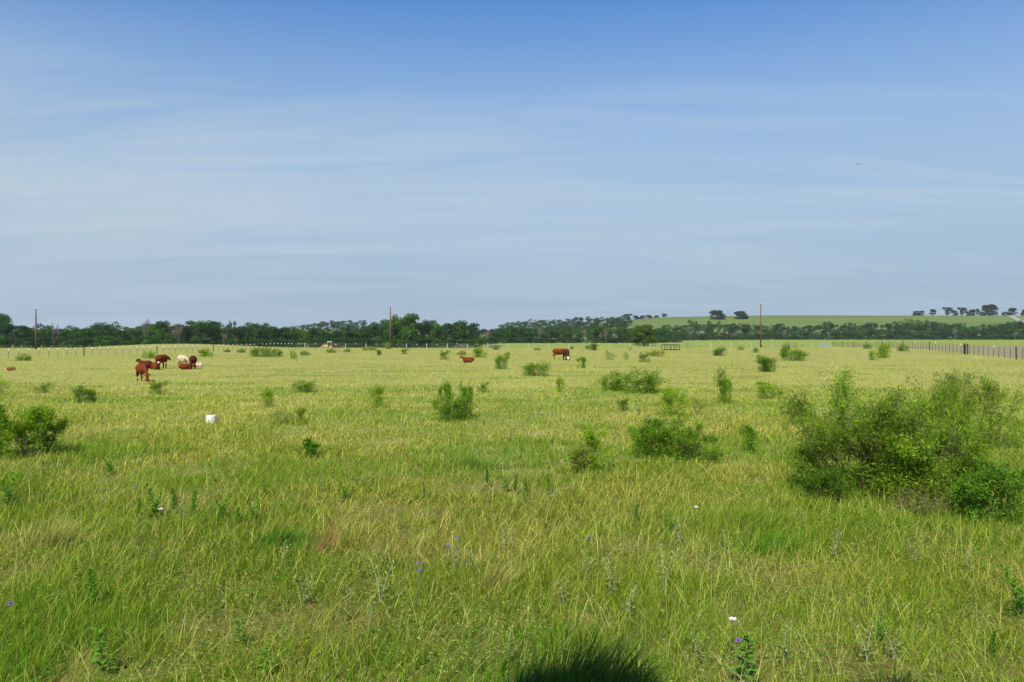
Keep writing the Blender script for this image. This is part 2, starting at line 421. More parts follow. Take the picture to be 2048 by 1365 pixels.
    print('GRASS blades', n)
    # small leaves of low herbs and bits of thatch between the blades
    q = sample(4.8, 40, 2000, 2.2, 8.0); n = len(q); X, Y = q[:, 0], q[:, 1]
    lush = fbm(X/2.2, Y/2.2, 5, 3); dry = fbm(X/3.4+4, Y/5.5+7, 21, 3); pt = fbm(X/.8+3, Y/.8, 71, 2)
    kp = rng.random(n) < np.clip((pt-.35)*3, .12, 1); X, Y, lush, dry = X[kp], Y[kp], lush[kp], dry[kp]; n = len(X)
    Z = terrain(X, Y)+rng.uniform(.01, .15, n)*(.5+lush)
    u = rng.random(n)[:, None]; th = (.30+.8*(dry-.5))[:, None]
    c = np.where(u < th, np.array([.32, .26, .075]), np.where(u < th+.35, np.array([.09, .20, .02]), np.array([.22, .29, .05])))*rng.uniform(.4, 1.7, n)[:, None]
    sc = np.maximum(1, Y/13)
    V, Fq, C = leaf_cards(np.stack([X, Y, Z], -1), np.stack([rng.normal(size=n), rng.normal(size=n), rng.normal(size=n)*.6], -1), rng.uniform(.015, .05, n)*sc, rng.uniform(.004, .010, n)*sc, c, 1.0)
    o = link('ground_cover', np_mesh('ground_cover', V, [Fq], M['grass'], C))
    props(o, 'low herb leaves and straw bits among the grass of the near pasture', 'ground cover', kind='stuff')
grass_field()

# ------------------------------------------------------------------ leaves, branches, shrubs
def grow(seed, W, H, nst=7, levels=4, spread=1.0, up=.9, droop=0):
    """branch skeleton of a many-stemmed shrub: returns (tubes, twig points, twig dirs)"""
    r = random.Random(seed); tubes = []; tp = []; td = []
    def rec(p, d, ln, rad, lv):
        pts = [p]; q = p.copy(); dd = d.copy()
        for i in range(3):
            dd = (dd+Vector((r.uniform(-.28, .28), r.uniform(-.28, .28), r.uniform(-.12, .22)))).normalized()
            q = q+dd*ln/3; pts.append(q.copy())
            if lv >= 1:
                tp.append(q.copy()); td.append((dd.copy(), lv))
        tubes.append((pts, [rad, rad*.85, rad*.7, rad*.55], lv))
        if lv < levels:
            for k in range(r.choice((2, 3, 3))):
                b = (dd+Vector((r.uniform(-.9, .9), r.uniform(-.9, .9), r.uniform(-.35, .6)))).normalized()
                rec(pts[r.choice((2, 3, 3))], b, ln*r.uniform(.55, .85), rad*.55, lv+1)
    for i in range(nst):
        a = 2*math.pi*(i+r.uniform(-.35, .35))/nst; s = r.uniform(.25, 1.0)*spread
        rec(Vector((math.cos(a)*.04*W, math.sin(a)*.04*W, 0)), Vector((math.cos(a)*s, math.sin(a)*s, up)).normalized(), H*.36*r.uniform(.8, 1.2), H*.013, 0)
    P = np.array([list(q) for q in tp])
    # squeeze the skeleton into the wanted width and height
    ex = max(np.percentile(np.abs(P[:, 0]), 97), np.percentile(np.abs(P[:, 1]), 97)); ez = np.percentile(P[:, 2], 98)
    sx, sz = W*.5/ex, H*.95/ez
    P = P*np.array([sx, sx, sz]); P[:, 2] = np.maximum(P[:, 2], .03*H)
    tubes = [([Vector((p.x*sx, p.y*sx, max(p.z*sz, 0))) for p in pts], rd, lv) for pts, rd, lv in tubes]
    Dd = np.array([list(q[0]) for q in td])
    return tubes, P, Dd
def shrub_meshes(seed, W, H, leaves=2500, leaf=(.06, .02), nst=7, levels=3, col=(.085, .165, .03), var=.35, spread=1.0, up=.9, lowbare=.12, clump=.06, tn=4, feather=False, hole=0.0, skirt=.28):
    tubes, P, Dd = grow(seed, W, H, nst, levels, spread, up)
    ok = P[:, 2] > lowbare*.5*H
    if hole:
        q = vnoise(P[:, 0]/(W*.16)+seed, P[:, 2]/(H*.16)+P[:, 1]*3, seed) ; ok &= q > hole
    P, Dd = P[ok], Dd[ok]
    k = rng.integers(0, len(P), leaves)
    off = rng.normal(size=(leaves, 3))*clump*max(W, H)
    Q = P[k]+off*np.array([1, 1, .8]); Q[:, 2] = np.abs(Q[:, 2])
    D = Dd[k]*.6+rng.normal(size=(leaves, 3))*.7
    lowm = rng.random(leaves) < skirt; Q[lowm, 2] *= rng.uniform(0, .55, lowm.sum())
    # foliage cards face outwards and up so each clump shades like one
    tone = 1+var*(vnoise(P[:, 0]/(W*.12)+7, P[:, 2]/(H*.12)+P[:, 1]*2, seed+3)-.5)*2
    c = np.array(col)*tone[k][:, None]*rng.uniform(.7, 1.35, leaves)[:, None]
    yel = rng.random(leaves) < .10; c[yel] = c[yel]*np.array([2.0, 1.45, 1.1])
    Ln = leaf[0]*rng.uniform(.6, 1.3, leaves); Wd = leaf[1]*rng.uniform(.7, 1.3, leaves)
    V, Fq, C = leaf_cards(Q, D, Ln, Wd, c, 1.0)
    fol = np_mesh('foliage', V, [Fq], M['leaf'], C)
    mb = MB()
    for pts, rd, lv in tubes:
        if lv <= levels-(0 if feather else 1): mb.tube(pts, [q*(max(W, H)/max(H, .01))**.3 for q in rd], tn, cap=False)
    return fol, mb
def make_shrub(name, seed, W, H, **kw):
    twig = kw.pop('twigmat', M['twig'])
    root = empty(name)
    fol, mb = shrub_meshes(seed, W, H, **kw)
    link('foliage', fol, root); mb.build('stem', twig, root)
    return root

# prototypes of unit size (1 m across, 1 m tall)
PROTO_SPEC = {
 'round': dict(leaves=3500, leaf=(.075, .022), nst=8, levels=3, spread=1.1, up=.7, lowbare=.05, clump=.055),
 'loose': dict(leaves=2300, leaf=(.075, .02), nst=6, levels=3, spread=1.0, up=.9, lowbare=.15, clump=.045, hole=.35),
 'low':   dict(leaves=3800, leaf=(.06, .022), nst=9, levels=3, spread=1.6, up=.5, lowbare=.0, clump=.05),
 'tall':  dict(leaves=2200, leaf=(.10, .03), nst=4, levels=3, spread=.5, up=1.3, lowbare=.1, clump=.05),
 'sparse': dict(leaves=800, leaf=(.085, .022), nst=5, levels=3, spread=.9, up=.9, lowbare=.25, clump=.04, hole=.3),
}
COLS = {'mid': (.120, .235, .012), 'dark': (.080, .165, .012), 'bright': (.205, .335, .014), 'olive': (.21, .26, .02)}
PROTOS = {}
used = set()
def shrub(kind, colr, px, py, wpx, hpx, label, name='mesquite_shrub', cat='shrub', D=None, rot=None):
    p = at(px, py) if D is None else atD(px, D)
    s = p.y/F
    key = (kind, colr, random.randrange(2))
    first = key not in PROTOS
    if first:
        PROTOS[key] = make_shrub(name, len(PROTOS)*13+5, 1, 1, col=COLS[colr], **PROTO_SPEC[kind])
        o = PROTOS[key]
    else: o = fast_copy(PROTOS[key])
    o.name = name; 
    if not first: pass
    o.location = p; o.scale = (wpx*s*1.0, wpx*s*.92, (hpx*1.06)*s+.04); o.rotation_euler = (0, 0, 0)
    # rotating a non-uniformly scaled shrub by half turns keeps its outline varied
    o.rotation_euler.z = random.choice((0, math.pi)) if rot is None else rot
    props(o, label, cat, 'mesquite shrubs scattered over the pasture')
    KIDS[o.name] = KIDS.get(PROTOS[key].name, [])
    return o
SHRUBS = [
 ('round','mid',905,843,74,52,'bushy upright green shrub in mid pasture, right of the white tub'),
 ('tall','mid',893,838,26,66,'thin taller stem cluster on the left of the bushy mid-pasture shrub'),
 ('tall','mid',930,838,28,62,'leafy right-hand arm beside the bushy mid-pasture shrub'),
 ('loose','bright',1345,832,72,50,'feathery light green shrub in the centre right pasture, behind the pair of dark shrubs'),
 ('sparse','olive',1392,830,40,32,'thin sprig just right of the feathery light green shrub'),
 ('low','mid',1225,783,58,36,'left one of two wide adjoining shrubs right of the lone small sapling'),
 ('round','mid',1287,787,78,44,'right, larger one of two wide adjoining shrubs below the lone round tree'),
 ('tall','mid',1446,808,32,48,'narrow column-like shrub between the wide pair and the big mesquite'),
 ('sparse','dark',1441,772,26,34,'dark wispy top growth behind the narrow column-like shrub'),
 ('loose','bright',1538,798,74,30,'low pale feathery shrub left of the big mesquite thicket'),
 ('round','dark',1533,744,48,26,'compact dark shrub left of and below the right tall pole foot'),
 ('loose','bright',1522,728,26,16,'yellow green sprig directly behind the compact dark shrub'),
 ('round','mid',1587,722,48,22,'full shrub right of the right tall pole'),
 ('round','dark',1570,716,18,24,'small upright dark shrub at the left edge of the full shrub by the right pole'),
 ('round','bright',1769,716,36,26,'bright round shrub in front of the right fence'),
 ('loose','bright',1746,721,26,18,'small bright shrub just left of the bright round one at the right fence'),
 ('low','mid',1807,703,24,13,'low shrub against the foot of the right fence'),
 ('low','mid',1735,698,16,9,'tiny low shrub at the far part of the right fence'),
 ('round','dark',1187,701,22,12,'small dark shrub right of the pair of grazing cows'),
 ('round','mid',1176,699,10,8,'tiny shrub touching the small dark one near the grazing cows'),
 ('round','dark',1438,712,26,15,'small dark shrub between the black feeder and the right pole'),
 ('loose','dark',1512,706,14,9,'tiny shrub at the foot of the right tall pole'),
 ('low','olive',1481,700,13,7,'tiny olive shrub left of the right tall pole foot'),
 ('loose','mid',1290,725,28,19,'loose shrub in front of the lone round tree'),
 ('low','olive',1316,713,28,11,'flat olive shrub between the lone tree and the black feeder'),
 ('sparse','mid',1254,721,14,15,'single thin sapling in front and left of the lone round tree'),
 ('sparse','mid',1223,720,25,14,'scattered sprigs midway between the grazing cows and the lone tree'),
 ('tall','mid',1165,737,20,20,'forked wispy shrub in front of the grazing cows'),
 ('sparse','dark',1259,702,8,8,'tiny dark tuft by the cross fence below the lone tree'),
 ('sparse','dark',1213,708,6,8,'tiny dark tuft by the cross fence right of the grazing cows'),
 ('round','mid',1073,752,52,24,'dense dome shaped shrub in front of and left of the grazing cows'),
 ('loose','bright',1120,786,26,29,'small upright yellow green shrub below the dense dome shaped one'),
 ('round','mid',1003,739,26,27,'upright small shrub between the lying cow and the dome shaped shrub'),
 ('loose','bright',1015,718,16,13,'pale little shrub behind the upright one right of the lying cow'),
 ('round','bright',957,716,28,20,'bright yellow green shrub behind the lying cow on the right'),
 ('loose','mid',890,720,24,18,'rounded loose shrub left of the lying cow'),
 ('low','mid',923,711,17,8,'low shrub right behind the lying cow head'),
 ('low','mid',993,700,14,8,'small shrub in front of the brush pile'),
 ('loose','mid',968,786,24,20,'faint loose sprig between the bushy shrub and the yellow green one'),
 ('loose','bright',752,817,48,42,'bright airy shrub left of the bushy mid-pasture shrub'),
 ('round','mid',609,786,44,22,'squat shrub in the left centre pasture with pale twigs at its foot'),
 ('loose','bright',533,815,40,32,'yellow tipped shrub above and right of the white tub'),
 ('loose','bright',587,719,20,15,'pale small shrub right of the wide low thicket'),
 ('low','mid',610,712,18,9,'small dark low shrub right of the pale one near the left fence end'),
 ('round','dark',758,711,12,9,'small round dark shrub left of the middle tall pole'),
 ('loose','mid',810,709,18,11,'small shrub right of the middle tall pole'),
 ('low','bright',740,701,36,7,'wide flat bright shrub left of the middle tall pole foot'),
 ('loose','olive',774,699,16,14,'light shrub against the middle tall pole foot'),
 ('low','mid',661,706,20,8,'low shrub in front of the yellow tractor'),
 ('low','mid',694,705,12,7,'small low shrub at the foot of a pale post right of the tractor'),
 ('round','mid',522,714,42,17,'left half of the wide low thicket by the left fence'),
 ('low','mid',549,714,30,14,'right half of the wide low thicket by the left fence'),
 ('round','bright',410,714,28,15,'rounded bright shrub behind the dark brown cow, at the left fence'),
 ('low','bright',298,717,30,13,'bright low shrub behind the brown cows of the left herd'),
 ('low','mid',455,705,15,6,'small low shrub against the left fence right of the rounded bright one'),
 ('low','mid',484,706,18,8,'second small low shrub along the left fence'),
 ('low','mid',50,722,30,12,'low shrub in front of the left fence near the photo edge'),
 ('round','dark',170,807,42,30,'rounded dark shrub in the left pasture between left edge and white tub'),
 ('loose','mid',88,787,30,20,'small loose shrub left of the rounded dark one'),
 ('loose','mid',318,789,44,24,'loose spreading shrub below the left herd'),
 ('sparse','mid',572,850,60,24,'sparse dark weeds shrub right of the white tub'),
 ('tall','olive',600,846,22,26,'sparse upright sprig at the right end of the weedy patch by the tub'),
 ('loose','dark',1248,823,26,22,'small dull shrub left of the feathery light green one'),
 ('sparse','dark',1278,832,14,12,'tiny dull tuft between the dull shrub and the feathery one'),
 ('sparse','bright',3,792,34,36,'pale sprig at the left photo edge above the large left shrub'),
 ('loose','bright',1000,724,10,10,'tiny light sprig behind the upright small shrub'),
 ('low','mid',1075,701,14,4,'very low shrub just left of the grazing cows along the cross fence'),
 ('low','mid',1144,699,9,6,'tiny shrub right behind the grazing cows'),
]
for s_ in SHRUBS: shrub(*s_)

# nearer, individually grown shrubs
def near_shrub(px, py, wpx, hpx, label, seed, cat='shrub', name='mesquite_shrub', **kw):
    p = at(px, py); s = p.y/F
    kk = dict(leaves=9000, leaf=(.075, .014), nst=7, levels=4, col=COLS['mid'], clump=.035, lowbare=.12)
    kk.update(kw)
    o = make_shrub(name, seed, wpx*s, hpx*s, **kk); o.location = p
    props(o, label, cat, 'mesquite shrubs scattered over the pasture'); return o
MQ = dict(levels=5, leaf=(.085, .015), clump=.03, name='mesquite_bush', feather=True, spread=1.9, up=.55, lowbare=.0, skirt=.22, var=.55, col=(.165, .270, .018))
near_shrub(1722, 985, 262, 212, 'large feathery mesquite, leftmost of the big thicket at the right', 101, leaves=25000, nst=13, hole=.33, **MQ)
near_shrub(1800, 978, 200, 150, 'mid green mesquite between the leftmost and central ones of the big thicket', 116, leaves=13000, nst=9, hole=.34, **MQ)
near_shrub(1868, 1000, 235, 190, 'central mesquite of the big thicket at the right, low and wide', 102, leaves=19000, nst=11, hole=.36, **MQ)
near_shrub(1935, 893, 190, 145, 'mesquite at the back right of the big thicket, rising toward the right edge', 103, leaves=17000, nst=9, hole=.30, **MQ)
near_shrub(1985, 1045, 130, 115, 'low leafy deep green shrub at the right foot of the big thicket', 104, leaves=8000, col=(.10, .21, .015), leaf=(.06, .018), hole=.3)
near_shrub(1650, 1003, 95, 62, 'low shrub at the left foot of the big thicket', 105, leaves=3500, col=COLS['dark'], hole=.3)
near_shrub(1868, 1032, 140, 52, 'tangled half dead brownish shrub at the foot of the big thicket', 106, leaves=1500, col=(.17, .19, .04), nst=14, levels=4, spread=1.7, up=.5, skirt=.5, feather=True, name='dead_shrub')
near_shrub(58, 915, 122, 98, 'large green shrub at the left photo edge, open underneath with dark stems', 107, leaves=9000, leaf=(.085, .018), col=(.17, .29, .014), lowbare=.38, hole=.40, nst=6, skirt=.05)
near_shrub(-12, 918, 90, 122, 'shrub cut by the left photo edge beside the large open one', 108, leaves=6000, leaf=(.085, .018), col=(.16, .28, .014), lowbare=.2, hole=.36)
near_shrub(98, 912, 42, 42, 'small dim sprig at the right foot of the large left shrub', 109, leaves=700, col=COLS['dark'])
near_shrub(1318, 918, 98, 84, 'left, darker one of two adjoining shrubs in the right foreground', 110, leaves=9000, col=(.13, .25, .014), hole=.25)
near_shrub(1380, 925, 90, 76, 'right, softer one of two adjoining shrubs in the right foreground', 111, leaves=7000, col=(.155, .27, .02), hole=.28)
near_shrub(1178, 948, 76, 98, 'straggly mesquite sapling with a yellowish clump, centre right foreground', 112, leaves=1700, col=COLS['bright'], nst=4, spread=.5, up=1.4, hole=.4, name='mesquite_sapling')
near_shrub(1163, 948, 42, 46, 'yellow green low clump at the foot of the straggly sapling', 113, leaves=1500, col=(.17, .22, .03))
near_shrub(1500, 908, 36, 56, 'little mesquite sapling with bare stem left of the big thicket', 114, leaves=1300, lowbare=.4, nst=3, spread=.5, up=1.3, name='mesquite_sapling')
near_shrub(617, 918, 36, 40, 'small deep green sapling below and right of the white tub', 115, leaves=1100, col=(.09, .21, .012), nst=3, leaf=(.06, .025), spread=.6, up=1.2, name='mesquite_sapling')

# bare leaning branch in front of the big thicket
p0 = at(1757, 990); s0 = p0.y/F
def off(px, py, dy=0): return Vector((p0.x+(px-1757)*s0, p0.y+dy, p0.z+(990-py)*s0))
mb = MB()
mb.tube([off(1757, 992), off(1744, 968), off(1736, 946), off(1728, 926), off(1712, 914), off(1694, 898), off(1676, 880), off(1664, 862)], [.022, .02, .018, .016, .013, .01, .008, .004], 6)
for a in ([(1728, 926), (1738, 912), (1752, 900), (1768, 894)], [(1712, 914), (1706, 900), (1708, 888), (1700, 876)], [(1694, 898), (1680, 896), (1664, 888)], [(1706, 900), (1694, 888), (1682, 884)], [(1720, 919), (1722, 900), (1716, 884)]):
    mb.tube([off(*q, dy=random.uniform(-.06, .06)) for q in a], [.010, .007, .005, .003][:len(a)], 5)
props(mb.build('bare_branch', M['deadwood'], None, True), 'bare grey brown branch leaning out of the big mesquite thicket', 'branch')

# ------------------------------------------------------------------ weeds and flowers
def weed_mesh(seed, H, n_leaves, leafL, leafW, col, up=.7, stemcol=None, stems=1, bend=.12):
    r = random.Random(seed); P = []; D = []; mb = MB(); Ls = []
    for s_i in range(stems):
        a0 = r.uniform(0, 6.28); lean = Vector((math.cos(a0), math.sin(a0), 0))*(bend+.2*(stems > 1))
        hh = H*r.uniform(.75, 1.0) if s_i else H
        pts = [Vector((lean.x*hh*q*q+.02*s_i, lean.y*hh*q*q, hh*q)) for q in np.linspace(0, 1, 6)]
        mb.tube(pts, [.006, .0055, .005, .004, .003, .002], 5, cap=False)
        for k in range(n_leaves//stems):
            q = .12+.88*(k+.5)/(n_leaves/stems); a = k*2.4+r.uniform(-.3, .3)
            b = Vector((lean.x*hh*q*q+.02*s_i, lean.y*hh*q*q, hh*q)); e = up*(.5+.9*q)
            P.append(list(b)); D.append([math.cos(a), math.sin(a), e]); Ls.append(leafL*(1.15-.55*q)*r.uniform(.8, 1.15))
    P = np.array(P); D = np.array(D); Ls = np.array(Ls); D /= np.linalg.norm(D, axis=1)[:, None]
    n = len(P); side = np.stack([-D[:, 1], D[:, 0], np.zeros(n)], -1); side /= np.linalg.norm(side, axis=1)[:, None]
    W = (Ls*leafW)[:, None]*.5; Lc = Ls[:, None]
    m1 = P+D*Lc*.35; m2 = P+D*Lc*.7; m2[:, 2] -= Ls*.05; tip = P+D*Lc; tip[:, 2] -= Ls*.22
    V = np.stack([P, m1-side*W, m1+side*W, m2-side*W*.8, m2+side*W*.8, tip], 1).reshape(-1, 3)
    b = np.arange(n)*6
    tr = np.concatenate([np.stack([b, b+2, b+1], -1), np.stack([b+3, b+4, b+5], -1)]); qd = np.stack([b+1, b+2, b+4, b+3], -1)
    C = np.repeat(np.array(col)*rng.uniform(.75, 1.3, n)[:, None], 6, 0)
    return np_mesh('leaves', V, [tr, qd], M['weed'], C), mb
def make_weed(name, seed, H, nl, lL, lW, col, stemmat, **kw):
    me, mb = weed_mesh(seed, H, nl, lL, lW, col, **kw); root = empty(name)
    link('leaves', me, root); mb.build('stem', stemmat, root); return root
M['greenstem'] = paint('green_stem', (.10, .16, .04), .7, .2, 30)
M['palestem'] = paint('pale_stem', (.30, .31, .19), .8, .2, 30)
WE = {
 'leafy': [make_weed('leafy_weed', 1, .5, 44, .15, .30, (.085, .22, .010), M['greenstem'], up=1.1), make_weed('leafy_weed', 2, .5, 60, .14, .30, (.10, .24, .012), M['greenstem'], up=.9, stems=2)],
 'silver': [make_weed('silvery_weed', 3, .5, 34, .12, .24, (.25, .29, .08), M['palestem'], up=.5, stems=2), make_weed('silvery_weed', 4, .5, 24, .13, .22, (.21, .27, .07), M['palestem'], up=.7)],
 'broad': [make_weed('broadleaf_weed', 5, .45, 26, .15, .42, (.10, .24, .010), M['greenstem'], up=.45)],
}
wused = set()
def weed(kind, px, py, hpx, label, base_name, D=None):
    pr = random.choice(WE[kind]); p = at(px, py); s = p.y/F; h = hpx*s*(1.1 if kind == 'leafy' else .9)+.05
    if pr.name in wused: o = fast_copy(pr)
    else: o = pr; wused.add(pr.name)
    o.location = p; o.scale = (h/.5,)*3; o.rotation_euler.z = random.uniform(0, 6.28)
    props(o, label, 'weed', {'leafy': 'upright leafy weeds in the foreground grass', 'silver': 'silvery weeds in the foreground grass', 'broad': 'broad leaved weeds in the foreground grass'}[kind])
    return o
for a in [
 (15, 1022, 62, 'tall deep green weed at the left photo edge below the large left shrub'),
 (84, 1008, 26, 'short green weed right of the tall left edge one'),
 (217, 952, 34, 'isolated dark upright weed above the row of leafy weeds'),
 (277, 1040, 30, 'bright weed at the left end of the row of leafy weeds'),
 (309, 1046, 62, 'tallest weed of the row, just left of the pale pink flower at left'),
 (350, 1034, 44, 'weed right of the pale pink flower, second in the row'),
 (385, 1036, 42, 'third weed in the row below the white tub'),
 (443, 1048, 46, 'fourth weed in the row, right of the tub'),
 (474, 1058, 30, 'short weed between the fourth and last of the row'),
 (506, 1052, 42, 'last weed at the right end of the row'),
 (180, 1222, 62, 'thin dark weed in the lower left foreground'),
 (690, 1005, 34, 'small bright weed in the centre left grass'),
 (850, 1000, 24, 'small weed in the centre grass right of the bright one'),
 (975, 975, 30, 'dark little weed left of the straggly sapling'),
 (1012, 985, 28, 'left weed of the little group left of the straggly sapling'),
 (1030, 990, 30, 'middle weed of the little group left of the straggly sapling'),
 (1052, 992, 28, 'right weed of the little group left of the straggly sapling'),
 (1098, 990, 30, 'bright weed nearest to the straggly sapling'),
 (1345, 1070, 30, 'dark weed below the two adjoining foreground shrubs'),
 (1272, 1045, 24, 'small weed left of the right pale pink flower'),
 (2042, 1240, 80, 'tall feathery weed at the right photo edge'),
 (1985, 1320, 40, 'green weed in the lower right corner grass'),
 (1762, 1290, 36, 'small weed in the lower right foreground'),
]: weed('leafy', *a, 'w')
for a in [
 (205, 1355, 98, 'big glossy broad leaved weed in the lower left foreground'),
 (478, 1298, 58, 'broad leaved weed left of centre near the bottom'),
 (530, 1362, 66, 'broad leaved seedling at the bottom, left of centre'),
 (1490, 1372, 112, 'dark broad leaved weed at the bottom right of the shaded tuft'),
 (700, 1002, 20, 'tiny broad leaved weed in the centre left grass'),
 (12, 1000, 30, 'broad leaved weed at the left photo edge'),
]: weed('broad', *a, 'w')
SIL = [(200,985,36),(268,990,30),(350,965,26),(420,965,34),(372,1050,36),(455,1085,44),(425,1035,30),(610,1215,66),(562,1145,52),(760,1215,86),(690,1245,58),(770,1140,50),(908,1145,66),(940,1150,60),(1005,1105,48),(1130,1215,60),(1225,1195,74),(1258,1240,60),(1328,1175,76),(1360,1095,56),(1175,1165,50),(1450,1105,46),(640,985,34),(720,980,30),(870,975,30),(960,985,30),(1108,1010,32),(1668,1125,64),(1830,1140,70),(1735,1330,80),(1568,1340,90),(1790,1320,70),(1015,1330,70),(738,1275,60),(55,975,30),(120,1060,36),(300,1140,40),(1600,1060,40),(1930,1150,50),(1400,1330,54)]
SK = {}
SIDE = lambda px: 'left' if px < 700 else ('central' if px < 1350 else 'right')
for i, (px, py, h) in enumerate(SIL):
    depth = 'far' if py < 1010 else ('middle' if py < 1180 else 'near')
    fl = ['pale grey green', 'silvery', 'whitish stemmed', 'dull sage coloured'][i % 4]
    near = min([(abs(px-q[0])+abs(py-q[1]), q[2]) for q in [(421, 843, 'the white tub'), (1178, 948, 'the straggly sapling'), (1350, 920, 'the two adjoining shrubs'), (1722, 985, 'the big thicket'), (58, 915, 'the large left edge shrub'), (896, 1100, 'the brightest purple flower'), (205, 1340, 'the glossy broad leaved weed'), (1190, 1330, 'the shaded dark tuft'), (1467, 1250, 'the lower pink flower'), (319, 1023, 'the left pink flower'), (1393, 1020, 'the right pink flower'), (2040, 1200, 'the tall weed at the right edge')]])[1]
    near = near
    dx = {'the white tub': 421, 'the straggly sapling': 1178, 'the two adjoining shrubs': 1350, 'the big thicket': 1722, 'the large left edge shrub': 58, 'the brightest purple flower': 896, 'the glossy broad leaved weed': 205, 'the shaded dark tuft': 1190, 'the lower pink flower': 1467, 'the left pink flower': 319, 'the right pink flower': 1393, 'the tall weed at the right edge': 2040}[near]
    sl_k = (fl, near, px < dx, depth); SK[sl_k] = SK.get(sl_k, 0)+1; fl = ['', 'second ', 'third '][SK[sl_k]-1]+fl; near = near.replace('the glossy broad leaved weed', 'the glossy weed')
    weed('silver', px, py, h, '%s weed %s of %s, %s %s grass' % (fl, 'left' if px < dx else 'right', near, depth, SIDE(px)), 'w')
# wildflowers: stem, sepals, petals
def flower_proto(name, colr, ball):
    root = empty(name); mb = MB(); mb.tube([(0, 0, 0), (.01, 0, .15), (.03, .01, .3)], [.004, .003, .002], 5); mb.build('stem', M['greenstem'], root)
    pm = paint(name+'_petals', colr, .6, .15, 40); pb = MB()
    for ring in range(3 if ball else 2):
        for k in range(7 if ball else 5):
            a = 2*math.pi*k/(7 if ball else 5)+ring*.4; e = .2+ring*(.6 if ball else .25); ln = .022 if ball else .03
            d = Vector((math.cos(a)*math.cos(e), math.sin(a)*math.cos(e), math.sin(e))); sd = Vector((-math.sin(a), math.cos(a), 0))*(.008 if ball else .014)
            c = Vector((.03, .01, .3)); pb.add([c, c+d*ln*.6+sd, c+d*ln, c+d*ln*.6-sd, c+d*ln*.6+Vector((0, 0, .003))], [(0, 1, 4), (1, 2, 4), (2, 3, 4), (3, 0, 4)])
    pb.build('petals', pm, root)
    cb = MB(); cb.tube([(.03, .01, .295), (.03, .01, .308)], [.006, .004], 6); cb.build('flower_centre', paint(name+'_centre', (.5, .42, .1), .7), root)
    return root
fp = flower_proto('purple_wildflower', (.22, .12, .52), True); fk = flower_proto('pink_wildflower', (.85, .62, .80), False)
for pr, lst, cat in ((fp, [(896, 1104, 'brightest purple flower, left of centre'), (912, 1087, 'pale purple flower just above the brightest one'), (837, 1139, 'upper one of two purple flowers left of the brightest'), (839, 1154, 'lower one of two purple flowers left of the brightest'), (1178, 1087, 'single small purple flower below the straggly sapling'), (18, 1222, 'purple flower at the lower left photo edge'), (1478, 1298, 'purple flower by the dark broad leaved weed at the bottom')], 'flower'),
                     (fk, [(1393, 1023, 'right pale pink flower below the two adjoining shrubs'), (1467, 1254, 'pale pink flower near the bottom, above the purple one'), (320, 1026, 'pale pink flower in the row of leafy weeds at left')], 'flower')):
    for i, (px, py, lb) in enumerate(lst):
        o = pr if i == 0 else fast_copy(pr)
        s = 1.15; D = 4141.8/(py-HY); D = D*(CAMH-.3*s*.9)/CAMH      # flower head at that pixel
        X = (px-CX)/F*D; o.location = (X-.03*s, D, tz(X, D)); o.scale = (s,)*3
        props(o, lb, cat, 'small wildflowers in the foreground')

# tall bunch grass in the shade at the bottom of the picture
def bunch(name, c, rx, n, hmin, hmax, col, label, lean=(.35, 0), subs=None):
    a = rng.uniform(0, 6.28, n); q = np.minimum(np.abs(rng.normal(0, .45, n)), 1.1)*rx
    B = np.stack([c[0]+np.cos(a)*q, c[1]+np.sin(a)*q*.7, np.full(n, c[2])], -1); 
    if subs:
        sb = np.array(subs); ks = rng.integers(0, len(sb), n); B[:, 0] += sb[ks, 0]; B[:, 1] += sb[ks, 1]
    B[:, 2] = terrain(B[:, 0], B[:, 1])
    h = rng.uniform(hmin, hmax, n)*(1.05-.4*(q/rx)**2)*((sb[ks, 2]) if subs else 1); sp = .35
    d = np.stack([np.cos(a)*sp*(q/rx)+rng.normal(0, .22, n)+lean[0], np.sin(a)*sp*(q/rx)+rng.normal(0, .22, n), np.ones(n)], -1); d /= np.linalg.norm(d, axis=1)[:, None]
    sa = rng.uniform(0, 3.14, n); S = np.stack([np.cos(sa), np.sin(sa)*.5, 0*sa], -1)*rng.uniform(.003, .009, n)[:, None]
    vs = []; p = B.copy(); dd = d.copy()
    for k in range(4):
        vs += [p-S*(1-k*.24), p+S*(1-k*.24)]; p = p+dd*(h*.27)[:, None]
        dd = dd+np.stack([dd[:, 0]*.25, dd[:, 1]*.25, -.10*np.ones(n)], -1); dd /= np.linalg.norm(dd, axis=1)[:, None]
    V = np.stack(vs+[p], 1).reshape(-1, 3); b = np.arange(n)*9
    Q = np.concatenate([np.stack([b+2*k, b+2*k+1, b+2*k+3, b+2*k+2], -1) for k in range(3)]); T = np.stack([b+6, b+7, b+8], -1)
    C = np.repeat(np.array(col)*rng.uniform(.6, 1.4, n)[:, None], 9, 0)
    return props(link(name, np_mesh(name, V, [Q, T], M['grass'], C)), label, 'grass tuft')
bunch('bunch_grass', (.44, 5.55, 0), .25, 1000, .28, .66, (.08, .14, .02), 'tall dark bunch grass in the shade at the bottom, right of centre', subs=[(-.34, .05, .72), (-.08, 0, .95), (.05, .1, 1.0), (.2, -.05, 1.05), (.42, .05, .62)])
bunch('bunch_grass', (2.6, 5.4, 0), .22, 200, .25, .42, (.07, .12, .022), 'small shaded grass tuft at the bottom right of the dark bunch grass')
def patchbunch(px, py, rx, n, h0, h1, col, label):
    p = at(px, py); return bunch('bunch_grass', (p.x, p.y, p.z), rx, n, h0, h1, col, label)
patchbunch(1480, 1062, 1.7, 1500, .15, .42, (.18, .25, .02), 'large lush swaying grass clump left of the big thicket')
patchbunch(560, 1098, .7, 600, .15, .34, (.07, .18, .012), 'deep green grass clump in the lower left, above the silvery weeds')
